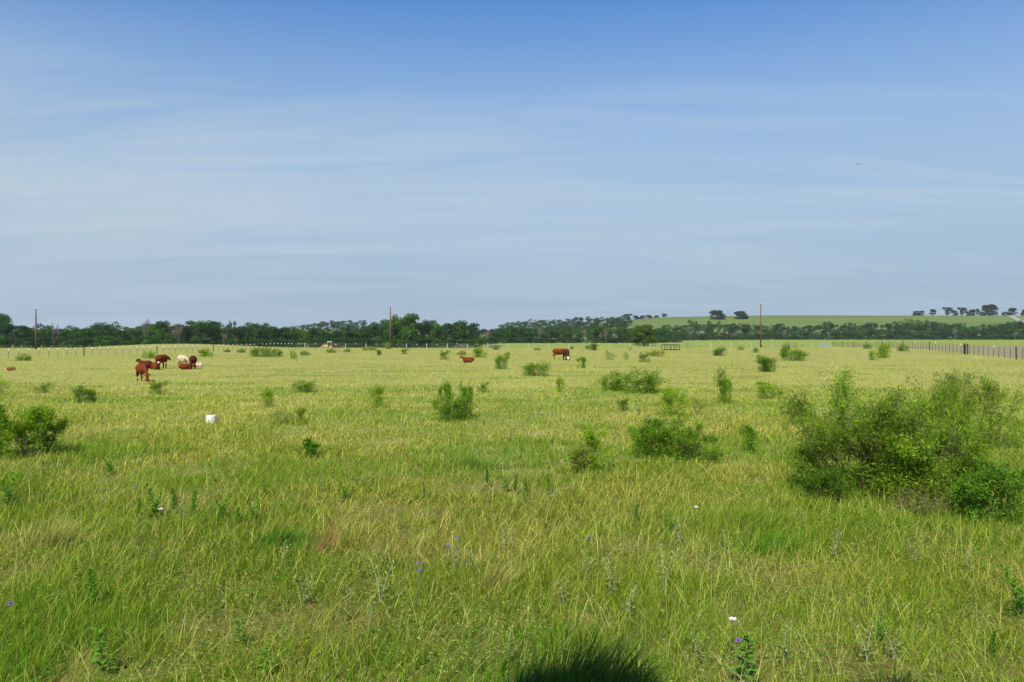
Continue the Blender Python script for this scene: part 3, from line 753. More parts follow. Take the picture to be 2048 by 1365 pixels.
patchbunch(640, 1110, .8, 45, .4, .62, (.34, .17, .08), 'reddish dry seed stalks leaning right, left of centre')
patchbunch(95, 1100, .6, 420, .3, .48, (.36, .35, .08), 'yellowish seeding grass clump in the left foreground')
patchbunch(980, 1185, .35, 160, .25, .4, (.33, .30, .07), 'golden grass clump right of the purple flowers')
patchbunch(940, 940, .9, 600, .15, .34, (.09, .18, .015), 'darker green grass patch in the centre')
patchbunch(1550, 1105, 1.1, 700, .14, .32, (.10, .21, .01), 'fresh green grass clump under the large swaying one')

# ------------------------------------------------------------------ white tub
p = at(422, 847)-Vector((0, 0, .05))
tub = empty('white_tub', p)
t = MB(); n = 28
prof = [(.205, 0), (.20, .02), (.19, .16), (.183, .26), (.176, .263), (.0, .268)]
vs = []; fs = []
for i, (r_, z_) in enumerate(prof):
    for k in range(n): vs.append((r_*math.cos(2*math.pi*k/n), r_*math.sin(2*math.pi*k/n), z_))
for i in range(len(prof)-1):
    for k in range(n): fs.append((i*n+k, i*n+(k+1) % n, (i+1)*n+(k+1) % n, (i+1)*n+k))
t.add(vs, fs); t.build('tub_body', M['plastic'], tub, True)
for (z_, r_) in ((.225, .1875), (.06, .199)):
    t = MB(); t.tube([(r_*math.cos(2*math.pi*k/n), r_*math.sin(2*math.pi*k/n), z_) for k in range(n+1)], .006, 5)
    t.build('rim_ring', M['plastic'], tub, True)
tub.scale = (.80, .80, 1.1)
props(tub, 'white plastic tub turned upside down in the left pasture grass', 'tub')

# ------------------------------------------------------------------ fences
def fence(name, label, pts, thick_every, sp, h, caps, hh=1.25, thick_r=.07, thin_mat=None, thick_mat=None, thin_r=.022, wires=(.3, .6, .9, 1.15), start=0, group=None, capw=.055, wr=.005):
    root = empty(name, (*pts[0][:2], tz(*pts[0][:2]))); props(root, label, 'fence')
    o0 = root.location
    A = Vector(pts[0]); B = Vector(pts[1]); Ltot = (B-A).length; n = int(Ltot/sp)
    thin = thick = cap = None; line = []
    for i in range(n+1):
        q = A+(B-A)*(i*sp/Ltot); z = tz(q.x, q.y); loc = Vector((q.x, q.y, z))-o0; line.append(loc)
        if (i-start) % thick_every == 0:
            if thick is None:
                mb = MB(); mb.tube([(0, 0, -.1), (0, 0, h+.12)], thick_r, 8); thick = mb.build('post', thick_mat or M['steel'], root); o = thick
            else: o = thick.copy(); COL.objects.link(o)
        else:
            if thin is None:
                mb = MB(); mb.box((0, 0, h/2-.05), (thin_r*2, .012, h+.1)); mb.box((0, thin_r*.8, h/2-.05), (.012, thin_r*1.6-.004, h+.098)); thin = mb.build('post', thin_mat or M['steel'], root); o = thin
                if caps:
                    mb = MB(); mb.tube([(0, 0, h-.13), (0, 0, h-.02), (0, 0, h+.03)], [capw*.8, capw, capw*.5], 8); cap = mb.build('cap', M['cap'], thin)
            else:
                o = thin.copy(); COL.objects.link(o)
                if caps and (caps is True or (i % caps) == 0):
                    c = cap.copy(); COL.objects.link(c); c.parent = o
        o.location = loc; o.parent = root; o.rotation_euler = (random.uniform(-.02, .02), random.uniform(-.02, .02), 0)
    for wz in wires:
        mb = MB(); mb.tube([p_+Vector((0, 0, wz)) for p_ in line], wr, 4); mb.build('wire', M['wire'], root)
    return root, line
A = Vector((-62.3, 98.6)); d = Vector((20.3, 108.4)).normalized()
fl, _ = fence('wire_fence', 'left wire fence of thin dark posts with white tips, running behind the herd', (A-d*9.9, A+d*84), 10, 1.64, 1.17, True, start=6+8, wires=(.3, .55, .8, 1.05), capw=.075)
V0 = Vector((5.5, 20.4)); B0 = Vector((60.3, 95.2))
fr, frl = fence('wire_fence', 'right wire fence of closely set dark posts, receding from the right photo edge', (B0-V0*.3, B0+V0*8.2), 10, 2.12, 1.42, 7, start=3, thick_r=.085, capw=.07, thin_r=.03, wires=(.25, .5, .75, 1.0, 1.3))
# brace posts of the right fence
q = B0+V0*1.03; loc = Vector((q.x, q.y, tz(q.x, q.y)))-fr.location
q2 = B0+V0*.95; loc2 = Vector((q2.x, q2.y, tz(q2.x, q2.y)))-fr.location
mb = MB(); mb.tube([loc+Vector((0, 0, -.1)), loc+Vector((0, 0, 1.6))], .1, 8); mb.build('post', M['steel'], fr)
mb = MB(); mb.tube([loc2+Vector((0, 0, -.1)), loc2+Vector((0, 0, 1.58))], .1, 8); mb.build('post', M['steel'], fr)
mb = MB(); mb.tube([loc+Vector((0, 0, 1.2)), loc2+Vector((0, 0, 1.2))], .06, 8); mb.build('brace_rail', M['steel'], fr)
# pale cross fence
CF = empty('cross_fence', (-49, 186, 0)); props(CF, 'far cross fence of pale posts behind the pasture, from the tractor to the right gate', 'fence')
big = small = None; line = []
for i, px in enumerate(np.arange(610, 1650, 20.3)):
    D = 186+28*(px-610)/1040; X = (px-CX)/F*D; loc = Vector((X, D, tz(X, D)))-CF.location; line.append(loc)
    if i % 2 == 0:
        if big is None: mb = MB(); mb.tube([(0, 0, -.1), (0, 0, 1.2), (0, 0, 1.24)], [.085, .08, .05], 8); big = mb.build('post', M['whitepost'], CF); o = big
        else: o = big.copy(); COL.objects.link(o)
    else:
        if small is None:
            mb = MB(); mb.box((0, 0, .5), (.05, .05, 1.2)); small = mb.build('post', M['steel'], CF); o = small
            mb = MB(); mb.tube([(0, 0, 1.0), (0, 0, 1.12), (0, 0, 1.17)], [.06, .09, .04], 8); cp = mb.build('cap', M['cap'], small)
        else: o = small.copy(); COL.objects.link(o); c = cp.copy(); COL.objects.link(c); c.parent = o
    o.parent = CF; o.location = loc; o.scale = (1, 1, random.uniform(.9, 1.08)); o.rotation_euler = (random.uniform(-.03, .03), random.uniform(-.04, .04), 0)
for wz in (.45, .8, 1.1):
    mb = MB(); mb.tube([p_+Vector((0, 0, wz)) for p_ in line], .008, 4); mb.build('wire', M['wire'], CF)
BF, _ = fence('cross_fence', 'farthest fence at the left, pale tipped posts below the treeline', (Vector((-158, 238)), Vector((-108, 238))), 3, 2.9, 1.15, True, thick_mat=M['whitepost'], thick_r=.09, capw=.09, wires=(.4, .8, 1.1))

# gates and feeder
def panel_gate(name, label, c, W, H, bars, verts, rz=0, mat=None, r=.03, cat='gate'):
    root = empty(name, c, rz); props(root, label, cat); mat = mat or M['blackpipe']
    mb = MB(); mb.tube([(-W/2, 0, .08), (-W/2, 0, H), (W/2, 0, H), (W/2, 0, .08)], r, 6); mb.tube([(-W/2, 0, .12), (W/2, 0, .12)], r, 6); mb.build('frame', mat, root)
    for k in range(1, bars+1): mb = MB(); z = .12+(H-.12)*k/(bars+1); mb.tube([(-W/2, 0, z), (W/2, 0, z)], r*.7, 6); mb.build('rail', mat, root)
    for k in range(1, verts+1): mb = MB(); x = -W/2+W*k/(verts+1); mb.tube([(x, 0, .12), (x, 0, H)], r*.8, 6); mb.build('upright', mat, root)
    return root
p = atD(1579, 205); panel_gate('pipe_gate', 'dark pipe gate panel in the cross fence right of the right tall pole', p, 28*205/F, 1.25, 2, 3, r=.045)
p = atD(1378, 205); panel_gate('pipe_gate', 'small faint pipe panel right of the black feeder', p, 13*205/F, 1.15, 2, 2, r=.03)
p = atD(1650, 212); panel_gate('metal_gate', 'grey metal gate at the end of the right fence', p, 24*212/F, 1.2, 6, 2, r=.06, mat=paint('galvanised_gate', (.27, .28, .27), .5, .1, 3))
# black square feeder
p = at(1341, 701); s = p.y/F; W = 30*s; Hh = 11.5*s
fd = empty('hay_feeder', p, R(6)); props(fd, 'black open-framed pipe feeder standing right of the lone round tree', 'feeder')
Dp = 2.0
for sx in (-1, -.28, .28, 1):
    for sy in (-1, 1): mb = MB(); mb.box((sx*W/2, sy*Dp/2, Hh/2), (.11, .11, Hh)); mb.build('post', M['blackpipe'], fd)
for sy in (-1, 1):
    for z in (.12, Hh-.06): mb = MB(); mb.box((0, sy*(Dp/2+.005), z), (W-.12, .09, .13)); mb.build('rail', M['blackpipe'], fd)
for sx in (-1, 1):
    for z in (.14, Hh-.07): mb = MB(); mb.box((sx*(W/2+.004), 0, z), (.08, Dp-.14, .1)); mb.build('rail', M['blackpipe'], fd)

# utility poles and cables
def pole(px, py, toppx, label, lean=0):
    p = at(px, py); s = p.y/F; h = (py-toppx)*s
    root = empty('utility_pole', p); props(root, label, 'pole', 'wooden utility poles')
    mb = MB(); mb.tube([(0, 0, -.2), (lean*.5, 0, h*.5), (lean, 0, h)], [.21, .18, .14], 10); mb.build('pole_shaft', M['pole'], root, True)
    mb = MB(); mb.tube([(lean, -.05, h), (lean, -.05, h+.12), (lean, -.05, h+.28)], [.05, .09, .05], 8); mb.build('insulator', M['cap'], root)
    mb = MB(); mb.tube([(lean+.16, 0, h*.9), (lean+.34, 0, h*.9)], [.03, .05], 8); mb.build('insulator', M['cap'], root)
    return p+Vector((lean, -.05, h+.26)), p+Vector((lean+.34, 0, h*.9))
P1 = pole(72, 699, 618, 'leftmost wooden pole, dark, in front of the left treeline')
P2 = pole(780.5, 698, 613, 'middle wooden pole, right of the yellow tractor', .05)
P3 = pole(1521.5, 695, 608, 'right wooden pole, standing against the green hill')
def cable(a, b, sag, label, r=.018):
    pts = [a.lerp(b, q)-Vector((0, 0, 4*sag*q*(1-q))) for q in np.linspace(0, 1, 25)]
    mb = MB(); mb.tube(pts, r, 5); props(mb.build('power_cable', M['cable'], None, True), label, 'cable')
cable(P2[0], P3[0], 1.35, 'upper cable between the middle and right poles')
cable(P2[1], P3[1], 1.3, 'lower cable between the middle and right poles', .009)
E = P3[0]+Vector((110, 42, -.8)); cable(P3[0], E, 1.6, 'upper cable running right from the right pole')
cable(P3[1], E+Vector((0, 0, -1.2)), 1.5, 'lower cable running right from the right pole', .009)

# ------------------------------------------------------------------ cattle
def cowmat(name, base, face=None, face_c=None, face_r=.3, belly=None, dark=.5):
    m, t = newmat(name); tcn = N(t, 'ShaderNodeTexCoord')
    no = N(t, 'ShaderNodeTexNoise', Scale=3.0, Detail=5.0); L(t, tcn.outputs['Object'], no.inputs['Vector'])
    c = mixc(t, no.outputs[0], tuple(x*dark for x in base), tuple(x*1.35 for x in base))
    if face:
        vd = N(t, 'ShaderNodeVectorMath', operation='DISTANCE'); L(t, tcn.outputs['Object'], vd.inputs[0]); vd.inputs[1].default_value = face_c
        n2 = math_n(t, 'ADD', vd.outputs['Value'], math_n(t, 'MULTIPLY', no.outputs[0], .12))
        c = mixc(t, ramp(t, math_n(t, 'DIVIDE', n2, face_r), [(.85, (1,)*3), (1.0, (0,)*3)]), c, face)
    p = N(t, 'ShaderNodeBsdfPrincipled', Roughness=.8); p.inputs['Specular IOR Level'].default_value = .12; L(t, c, p.inputs['Base Color'])
    o = N(t, 'ShaderNodeOutputMaterial'); L(t, p.outputs[0], o.inputs[0]); return m
def cow_mesh(name, pose, mat, headturn=0.0):
    mb = MB(); lie = pose.startswith('lie'); zc = .46 if lie else .98
    st = [(-.92, .10, .10, .16), (-.86, .07, .22, .24), (-.65, .04, .32, .33), (-.3, -.02, .36, .37), (.05, -.05, .37, .39), (.35, -.03, .33, .38), (.6, .0, .27, .36), (.78, .04, .17, .26), (.86, .06, .09, .15)]
    mb.tube([(x, 0, zc+dz) for x, dz, ry, rz in st], [(ry, rz) for x, dz, ry, rz in st], 14)
    if not lie:
        for s in (-1, 1):
            f = .05*s
            mb.tube([(.55, .15*s, .92), (.57+f, .17*s, .66), (.56+f, .16*s, .42), (.57+f, .16*s, .12), (.60+f, .16*s, .0)], [.17, .12, .08, .064, .075], 8)
            mb.tube([(-.66, .15*s, 1.0), (-.60-f, .17*s, .68), (-.80-f, .16*s, .44), (-.75-f, .16*s, .12), (-.72-f, .16*s, .0)], [.23, .16, .085, .064, .075], 8)
        mb.tube([(-.2, 0, .70), (-.45, 0, .62), (-.55, 0, .64)], [.1, .1, .05], 8)
        mb.tube([(-.9, 0, 1.22), (-.99, 0, 1.05), (-1.0, 0, .7), (-.99, 0, .45), (-.98, 0, .35)], [.045, .032, .028, .05, .03], 6)
    else:
        for s in (-1, 1):
            mb.tube([(.55, .2*s, .3), (.78, .24*s, .12), (.55, .26*s, .07), (.42, .25*s, .07)], [.13, .08, .06, .06], 8)
            mb.tube([(-.6, .2*s, .35), (-.25, .33*s, .18), (-.6, .36*s, .08), (-.3, .4*s, .06)], [.22, .12, .07, .06], 8)
        mb.tube([(-.9, .02, .65), (-1.0, .1, .35), (-.95, .25, .08)], [.045, .035, .03], 6)
    c, s_ = math.cos(headturn), math.sin(headturn)
    def H(x, y, z, x0=.72): return (x0+(x-x0)*c-y*s_, (x-x0)*s_+y*c, z)
    if pose == 'graze':
        neck = [(.62, 0, 1.02), (.9, 0, .85), (1.08, 0, .62), (1.16, 0, .50)]; nr = [.24, .19, .15, .13]
        head = [(1.12, 0, .56), (1.2, 0, .42), (1.27, 0, .24), (1.33, 0, .10)]; hr = [.11, .125, .085, .075]; ear = (1.12, .52)
    elif pose == 'low':
        neck = [(.62, 0, 1.05), (.9, 0, 1.03), (1.12, 0, 1.0)]; nr = [.26, .2, .15]
        head = [(1.08, 0, 1.03), (1.22, 0, .98), (1.42, 0, .84), (1.52, 0, .76)]; hr = [.11, .13, .09, .08]; ear = (1.12, 1.07)
    elif lie:
        neck = [(.62, 0, .52), (.85, 0, .68), (1.02, 0, .84)]; nr = [.25, .18, .14]
        head = [(.98, 0, .88), (1.1, 0, .86), (1.28, 0, .74), (1.38, 0, .68)]; hr = [.1, .125, .085, .075]; ear = (1.02, .92)
        if pose == 'lieflat':
            neck = [(.62, 0, .45), (.85, 0, .46), (1.0, 0, .46)]; head = [(.98, 0, .48), (1.1, 0, .44), (1.28, 0, .34), (1.36, 0, .3)]; ear = (1.0, .52)
    else:
        neck = [(.62, 0, 1.08), (.88, 0, 1.2), (1.06, 0, 1.3)]; nr = [.26, .19, .14]
        head = [(1.02, 0, 1.34), (1.14, 0, 1.32), (1.34, 0, 1.18), (1.45, 0, 1.1)]; hr = [.1, .13, .09, .08]; ear = (1.06, 1.37)
    mb.tube([H(*q) for q in neck], [(r_*.75, r_) for r_ in nr], 12)
    mb.tube([H(*q) for q in head], hr, 12)
    for s in (-1, 1): mb.tube([H(ear[0], .08*s, ear[1]), H(ear[0]-.02, .19*s, ear[1]+.0), H(ear[0]-.03, .27*s, ear[1]-.03)], [.04, .055, .03], 6)
    me = bpy.data.meshes.new('tmp'); me.from_pydata(mb.v, [], mb.f)
    bm = bmesh.new(); bm.from_mesh(me); bmesh.ops.recalc_face_normals(bm, faces=bm.faces); bm.to_mesh(me); bm.free()
    for v_ in me.vertices:
        if v_.co.x < .8: v_.co.x = .8-(.8-v_.co.x)*.86
    o = bpy.data.objects.new('tmp', me); COL.objects.link(o)
    rm = o.modifiers.new('r', 'REMESH'); rm.mode = 'VOXEL'; rm.voxel_size = .032
    sm = o.modifiers.new('s', 'SMOOTH'); sm.factor = .5; sm.iterations = 3
    dg = bpy.context.evaluated_depsgraph_get(); out = bpy.data.meshes.new_from_object(o.evaluated_get(dg))
    bpy.data.objects.remove(o)
    out.name = name; out.materials.clear(); out.materials.append(mat)
    for p_ in out.polygons: p_.use_smooth = True
    return out
RED = (.150, .030, .005); DARKRED = (.075, .016, .005); CREAM = (.52, .41, .25); BLACK = (.012, .011, .011)
def cow(pose, px, py, hpx, heading, base, label, name='cow', face=None, fc=None, fr=.3, turn=0.0, D=None, cat='cow', ref=None):
    p = at(px, py) if D is None else atD(px, D)
    s = p.y/F; href = ref or {'graze': 1.36, 'up': 1.47, 'low': 1.36, 'lie': 1.02, 'lieflat': .84}[pose]
    k = hpx*s/href
    o = link(name, cow_mesh(name, pose, cowmat(name+'_coat', base, face, fc or (1.3, 0, 1.2), fr), turn)); o.location = p
    o.rotation_euler.z = R(heading)+math.atan2(-p.x, p.y); o.scale = (k,)*3   # heading 90 looks straight away from the viewpoint
    return props(o, label, cat, 'cattle resting and grazing on the pasture')
WF = (.75, .68, .6)
cow('graze', 283, 763, 36, -74, RED, 'brown cow nearest in the left herd, head down grazing toward the viewer', turn=.15)
cow('low', 322, 738, 29, 58, RED, 'brown cow of the left herd standing with its head held out to the right', ref=1.36)
cow('lie', 292, 739, 22, 128, DARKRED, 'dark brown cow lying behind the nearest grazing cow of the left herd')
cow('lie', 311, 740, 19, -76, RED, 'brown pale faced cow lying just left of the standing right facing one', face=WF, fc=(1.22, 0, .78), fr=.20)
cow('low', 364, 737, 27, -68, CREAM, 'cream white cow standing in the left herd, head to the right', face=None)
cow('low', 386, 739, 28, 86, DARKRED, 'dark brown cow seen from behind, right of the cream white one')
cow('lieflat', 369, 740, 13, 15, RED, 'reddish cow lying flat in front of the cream white one', ref=.84)
cow('lieflat', 398, 735, 9.5, 172, CREAM, 'cream calf lying at the right end of the left herd', name='calf', cat='calf')
cow('lieflat', 23, 742, 8, 200, (.28, .10, .04), 'small light brown calf lying alone near the left photo edge', name='calf', face=WF, fc=(1.25, 0, .4), fr=.28, cat='calf')
cow('lie', 938, 726, 14.5, 172, RED, 'brown cow lying alone in the middle pasture facing left')
cow('graze', 1117, 719, 22, 2, RED, 'red brown cow in side view, left one of the grazing pair by the cross fence')
cow('graze', 1132, 720.5, 23, -78, DARKRED, 'darker brown cow with white muzzle facing the viewer, right one of the grazing pair', face=(.8, .76, .7), fc=(1.32, 0, .1), fr=.42)
cow('graze', 1230, 688, 5, 5, BLACK, 'tiny black cow in the far meadow left of the lone round tree', D=330, ref=1.36)
cow('graze', 953, 694, 7, 20, BLACK, 'tiny black cow by the brush pile in front of the treeline', D=250, ref=1.36)

# ------------------------------------------------------------------ tractor and trailer box
YEL = paint('faded_yellow_paint', (.62, .36, .07), .5, .2, 2); RUST = paint('rusty_red_paint', (.13, .035, .025), .8, .4, 2)
TYRE = paint('tyre_rubber', (.02, .02, .02), .85, .2, 5); GLS = paint('dusty_cab_glass', (.035, .045, .05), .15, .1, 2)
D = 240; p = atD(655, D); s = D/F
tr = empty('tractor', p, R(200)); props(tr, 'yellow cab tractor parked in front of the treeline behind the cross fence', 'tractor')
mb = MB(); mb.prism([(.1, .75), (1.55, .75), (1.62, 1.15), (1.5, 1.42), (.1, 1.5)], -.42, .42); hood = mb.build('hood', YEL, tr)
mb = MB(); mb.box((1.63, 0, .98), (.05, .6, .34)); mb.build('grille', M['blackpipe'], hood)
mb = MB(); mb.prism([(-1.2, .62), (.12, .62), (.1, 1.25), (-1.2, 1.3)], -.62, .62); mb.build('cab_body', YEL, tr)
for sx in (-1.1, .02):
    for sy in (-.55, .55): mb = MB(); mb.box((sx, sy, 1.78), (.09, .09, 1.02)); mb.build('cab_pillar', YEL, tr)
mb = MB(); mb.box((-.54, 0, 2.34), (1.4, 1.3, .14)); mb.box((-.54, 0, 2.44), (1.1, 1.0, .08)); mb.build('cab_roof', paint('pale_roof', (.62, .52, .36), .6), tr)
mb = MB(); mb.box((.03, 0, 1.78), (.02, .96, .96)); mb.box((-1.12, 0, 1.78), (.02, .96, .96)); mb.box((-.54, .56, 1.78), (1.0, .02, .96)); mb.box((-.54, -.56, 1.78), (1.0, .02, .96)); mb.build('cab_glass', GLS, tr)
mb = MB(); mb.tube([(.9, .25, 1.4), (.9, .25, 2.1)], .05, 8); mb.build('exhaust_pipe', RUST, tr)
def wheel(parent, x, y, r_, w_):
    mb = MB(); mb.tube([(x, y-w_/2, r_), (x, y-w_/4, r_), (x, y+w_/4, r_), (x, y+w_/2, r_)], [r_*.93, r_, r_, r_*.93], 20); wh = mb.build('wheel', TYRE, parent, False)
    mb = MB(); mb.tube([(x, y-w_/2-.02, r_), (x, y+w_/2+.02, r_)], r_*.55, 16); mb.build('rim', YEL, wh)
for sy in (-1, 1): wheel(tr, -.75, .86*sy, .78, .42); wheel(tr, 1.2, .66*sy, .45, .26)
mb = MB(); mb.box((1.95, 0, .5), (.5, 1.7, .5), ry=.2); mb.tube([(.7, .5, 1.0), (1.4, .5, 1.0), (1.8, .5, .6)], .07, 6); mb.tube([(.7, -.5, 1.0), (1.4, -.5, 1.0), (1.8, -.5, .6)], .07, 6); mb.build('front_loader', YEL, tr)
p = atD(668.5, 243)
bx_ = empty('farm_wagon', p, R(8)); props(bx_, 'dark rusty red wagon box standing right behind the yellow tractor', 'wagon')
mb = MB(); mb.box((0, 0, 1.28), (2.0, 1.6, 1.15)); bd = mb.build('wagon_box', RUST, bx_)
for sx in (-1.0, -.5, 0, .5, 1.0): mb = MB(); mb.box((sx, -.83, 1.28), (.09, .06, 1.2)); mb.build('side_rib', M['steel'], bd)
mb = MB(); mb.box((0, 0, .62), (2.2, .9, .12)); mb.tube([(-1.1, 0, .6), (-2.0, 0, .5)], .06, 6); mb.build('chassis', M['steel'], bx_)
for sx in (-.65, .65):
    for sy in (-.75, .75): wheel(bx_, sx, sy, .36, .2)

# ------------------------------------------------------------------ trees
def crown_mesh(seed, lobes=16, leaves=2300, leaf=.05, skirt=True, shape='round', col=(.028, .068, .009), top=1.0, lo=.12, hole=.0):
    r = np.random.default_rng(seed)
    C = []; 
    for i in range(lobes):
        for _ in range(30):
            a = r.uniform(0, 6.28); q = r.random()**.5; z = r.uniform(lo, .86)
            if shape == 'round': prof = math.sqrt(max(0, 1-((z-.48)/.52)**2))*.38
            elif shape == 'dome': prof = math.sqrt(max(0, 1-((z-.2)/.78)**2))*.44
            elif shape == 'tall': prof = (.30 if z < .6 else .30*(1-(z-.6)/.5))
            else: prof = .40*(1-abs(z-.62)**1.5)
            if prof > .06: break
        C.append((math.cos(a)*q*prof, math.sin(a)*q*prof, z, r.uniform(.10, .19)*(1.15-.3*z)))
    C = np.array(C); wts = C[:, 3]**2; k = r.choice(len(C), leaves, p=wts/wts.sum())
    dv = r.normal(size=(leaves, 3)); dv[:, 2] = np.where(r.random(leaves) < .65, np.abs(dv[:, 2]), dv[:, 2]); dv /= np.linalg.norm(dv, axis=1)[:, None]
    rad = C[k, 3]*np.where(r.random(leaves) < .75, r.uniform(.85, 1.12, leaves), r.uniform(.3, .9, leaves))
    P = C[k, :3]+dv*rad[:, None]*np.array([1, 1, .85]); P[:, 2] = np.clip(P[:, 2], lo*.3, top*1.02)
    # card normals lean outwards so that each lobe has a lit and a shaded side
    nrm = dv+r.normal(size=(leaves, 3))*.55; nrm /= np.linalg.norm(nrm, axis=1)[:, None]
    t1 = np.cross(nrm, r.normal(size=(leaves, 3))); t1 /= np.linalg.norm(t1, axis=1)[:, None]; t2 = np.cross(nrm, t1)
    sz = (leaf*r.uniform(.55, 1.25, leaves))[:, None]
    V = np.stack([P-t1*sz*.6, P-t2*sz*.35, P+t1*sz*.6, P+t2*sz*.35], 1).reshape(-1, 3)
    lt = r.uniform(.75, 1.35, lobes)
    c = np.array(col)*lt[k][:, None]*r.uniform(.65, 1.4, leaves)[:, None]
    return V, np.arange(4*leaves).reshape(-1, 4), np.repeat(c, 4, 0), C
def trunk_mb(C, seed, th=.3, rad=.025, nl=6):
    r = random.Random(seed); mb = MB()
    top = Vector((r.uniform(-.03, .03), r.uniform(-.03, .03), th)); mb.tube([(0, 0, -.02), (top.x*.5, top.y*.5, th*.5), top, (top.x, top.y, th*1.6)], [rad*1.35, rad, rad*.8, rad*.5], 7)
    ks = list(range(len(C))); r.shuffle(ks)
    for k in ks[:nl]:
        e = Vector(C[k][:3]); m = top.lerp(e, .5)+Vector((0, 0, .03)); mb.tube([top*.95, m, e], [rad*.6, rad*.4, rad*.15], 5)
    return mb
def make_tree(name, seed, mat, **kw):
    th = kw.pop('th', .3); rad = kw.pop('rad', .025)
    root = empty(name); V, Fq, Cc, C = crown_mesh(seed, **kw)
    cr = link('crown', np_mesh('crown', V, [Fq], mat, Cc), root)
    for sl_ in cr.material_slots: sl_.link = 'OBJECT'; sl_.material = mat
    trunk_mb(C, seed, th, rad).build('trunk', M['bark'], root)
    return root
TP = []
def bare_tree(name, seed, label=None, dens=1.0):
    root = empty(name); tubes, P, Dd = grow(seed, .8, 1.0, 3, 5, .5, 1.3)
    mb = MB()
    for pts, rd, lv in tubes: mb.tube(pts, [max(q*1.5, .004) for q in rd], 4, cap=False)
    mb.build('trunk', M['deadwood'], root)
    return root
specs = [dict(shape='round'), dict(shape='round', lobes=20), dict(shape='dome', lobes=18), dict(shape='tall', lobes=14), dict(shape='round', lobes=24), dict(shape='round', lobes=12, leaves=2200), dict(shape='dome', lobes=26)]
for i, sp_ in enumerate(specs):
    sp_ = dict(sp_); sp_.setdefault('leaves', 2400); sp_['lo'] = .05
    TP.append(make_tree('tree', 500+i, M['crown'], **sp_))
tp_used = set()
def tree(k, px, D, wpx, hpx, label, group, mat=None, name='tree', sink=0.0, ztop=None):
    """hpx: height in photo pixels above the ground at that distance, unless ztop gives the row of its top"""
    p = atD(px, D); s = D/F
    if ztop is not None: hpx = ((CAMH-(ztop-HY)*s)-p.z)/s
    if k in tp_used: o = fast_copy(TP[k])
    else: o = TP[k]; tp_used.add(k)
    o.name = name; KIDS.setdefault(o.name, KIDS.get(TP[k].name, []))
    o.location = (p.x, p.y, p.z-.1-sink); o.scale = (wpx*s*1.1, wpx*s*1.1, max(hpx, 3)*s); o.rotation_euler.z = random.uniform(0, 6.28)
    if mat:
        for ch in o.children:
            if ch.name.startswith('crown'): ch.material_slots[0].material = M[mat]
    return props(o, label, 'tree', group)
ORD = ['first', 'second', 'third', 'fourth', 'fifth', 'sixth', 'seventh', 'eighth', 'ninth', 'tenth', 'eleventh', 'twelfth', 'thirteenth', 'fourteenth', 'fifteenth', 'sixteenth', 'seventeenth', 'eighteenth', 'nineteenth', 'twentieth']
LM = [(-99, 'off frame edge'), (0, 'left photo edge'), (72, 'leftmost pole'), (286, 'nearest cow'), (421, 'white tub'), (533, 'yellow tipped shrub'), (655, 'tractor'), (780, 'middle pole'), (938, 'lying cow'), (1122, 'grazing pair'), (1288, 'lone round tree'), (1341, 'black feeder'), (1435, 'left hill oak'), (1521, 'right pole'), (1650, 'grey gate'), (1769, 'bright fence shrub'), (1932, 'braced fence posts')]
counters = {}
def row_label(adj, row, px):
    lm = [q for q in LM if q[0] <= px][-1][1]
    k = counters.get((row, lm), 0); counters[(row, lm)] = k+1
    return '%s tree, %s in the %s right of the %s' % (adj, ORD[min(k, 19)], row, lm)
def adjf(mat): return {None: 'dark green', 'crown_bright': 'brighter green', 'crown_grey': 'greyish', 'crown_oak': 'blackish green'}[mat]
def row(rowname, x0, x1, step, D, tops, wr=(34, 50), group='', ks=range(7), dj=8, tj=3, bright=.06, grey=.08, sink=0):
    tx = [q[0] for q in tops]; ty = [q[1] for q in tops]; px = x0
    while px < x1:
        top = float(np.interp(px, tx, ty))+random.uniform(-tj*.3, tj)
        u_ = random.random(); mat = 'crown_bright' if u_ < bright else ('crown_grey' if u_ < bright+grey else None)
        tree(random.choice(list(ks)), px, D+random.uniform(-dj, dj), random.uniform(*wr), 0, row_label(adjf(mat), rowname, px), group, mat, ztop=top, sink=sink)
        px += step*random.uniform(.75, 1.25)
LT = [(-60, 630), (0, 624), (12, 624), (24, 646), (58, 641), (75, 648), (100, 649), (170, 650), (200, 648), (222, 640), (250, 651), (275, 646), (290, 643), (330, 637), (352, 645), (395, 637), (425, 636), (440, 650), (465, 648), (505, 641), (525, 643), (560, 647), (590, 651), (640, 654), (690, 652), (730, 648), (755, 638), (785, 634), (800, 628), (835, 626), (850, 638), (880, 641), (900, 637), (930, 638), (950, 645), (965, 654)]
row('left treeline', -70, 958, 19, 302, LT, (38, 56), 'trees of the left treeline', tj=3, dj=6, bright=.05, grey=.05)
row('left second row', -60, 950, 29, 322, [(x, y+4) for x, y in LT], (44, 60), 'trees of the left treeline', dj=8, tj=4)
row('left undergrowth', -60, 965, 24, 289, [(-60, 672), (960, 674)], (30, 46), 'undergrowth trees of the left treeline', ks=(2, 6, 5), dj=3, tj=7, bright=.14, grey=.05)
CT = [(955, 652), (1000, 650), (1040, 652), (1080, 655), (1120, 651), (1150, 654), (1185, 648), (1210, 652), (1240, 647), (1262, 655), (1300, 658), (1340, 660), (1360, 662)]
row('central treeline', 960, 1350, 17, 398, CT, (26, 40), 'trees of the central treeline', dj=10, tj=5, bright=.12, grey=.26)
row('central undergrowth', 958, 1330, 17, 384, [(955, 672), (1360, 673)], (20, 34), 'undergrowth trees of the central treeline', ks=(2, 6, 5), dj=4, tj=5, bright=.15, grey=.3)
BT = [(960, 650), (1000, 648), (1030, 641), (1060, 638), (1100, 637), (1130, 638), (1150, 634), (1180, 633), (1215, 632), (1240, 630), (1255, 634)]
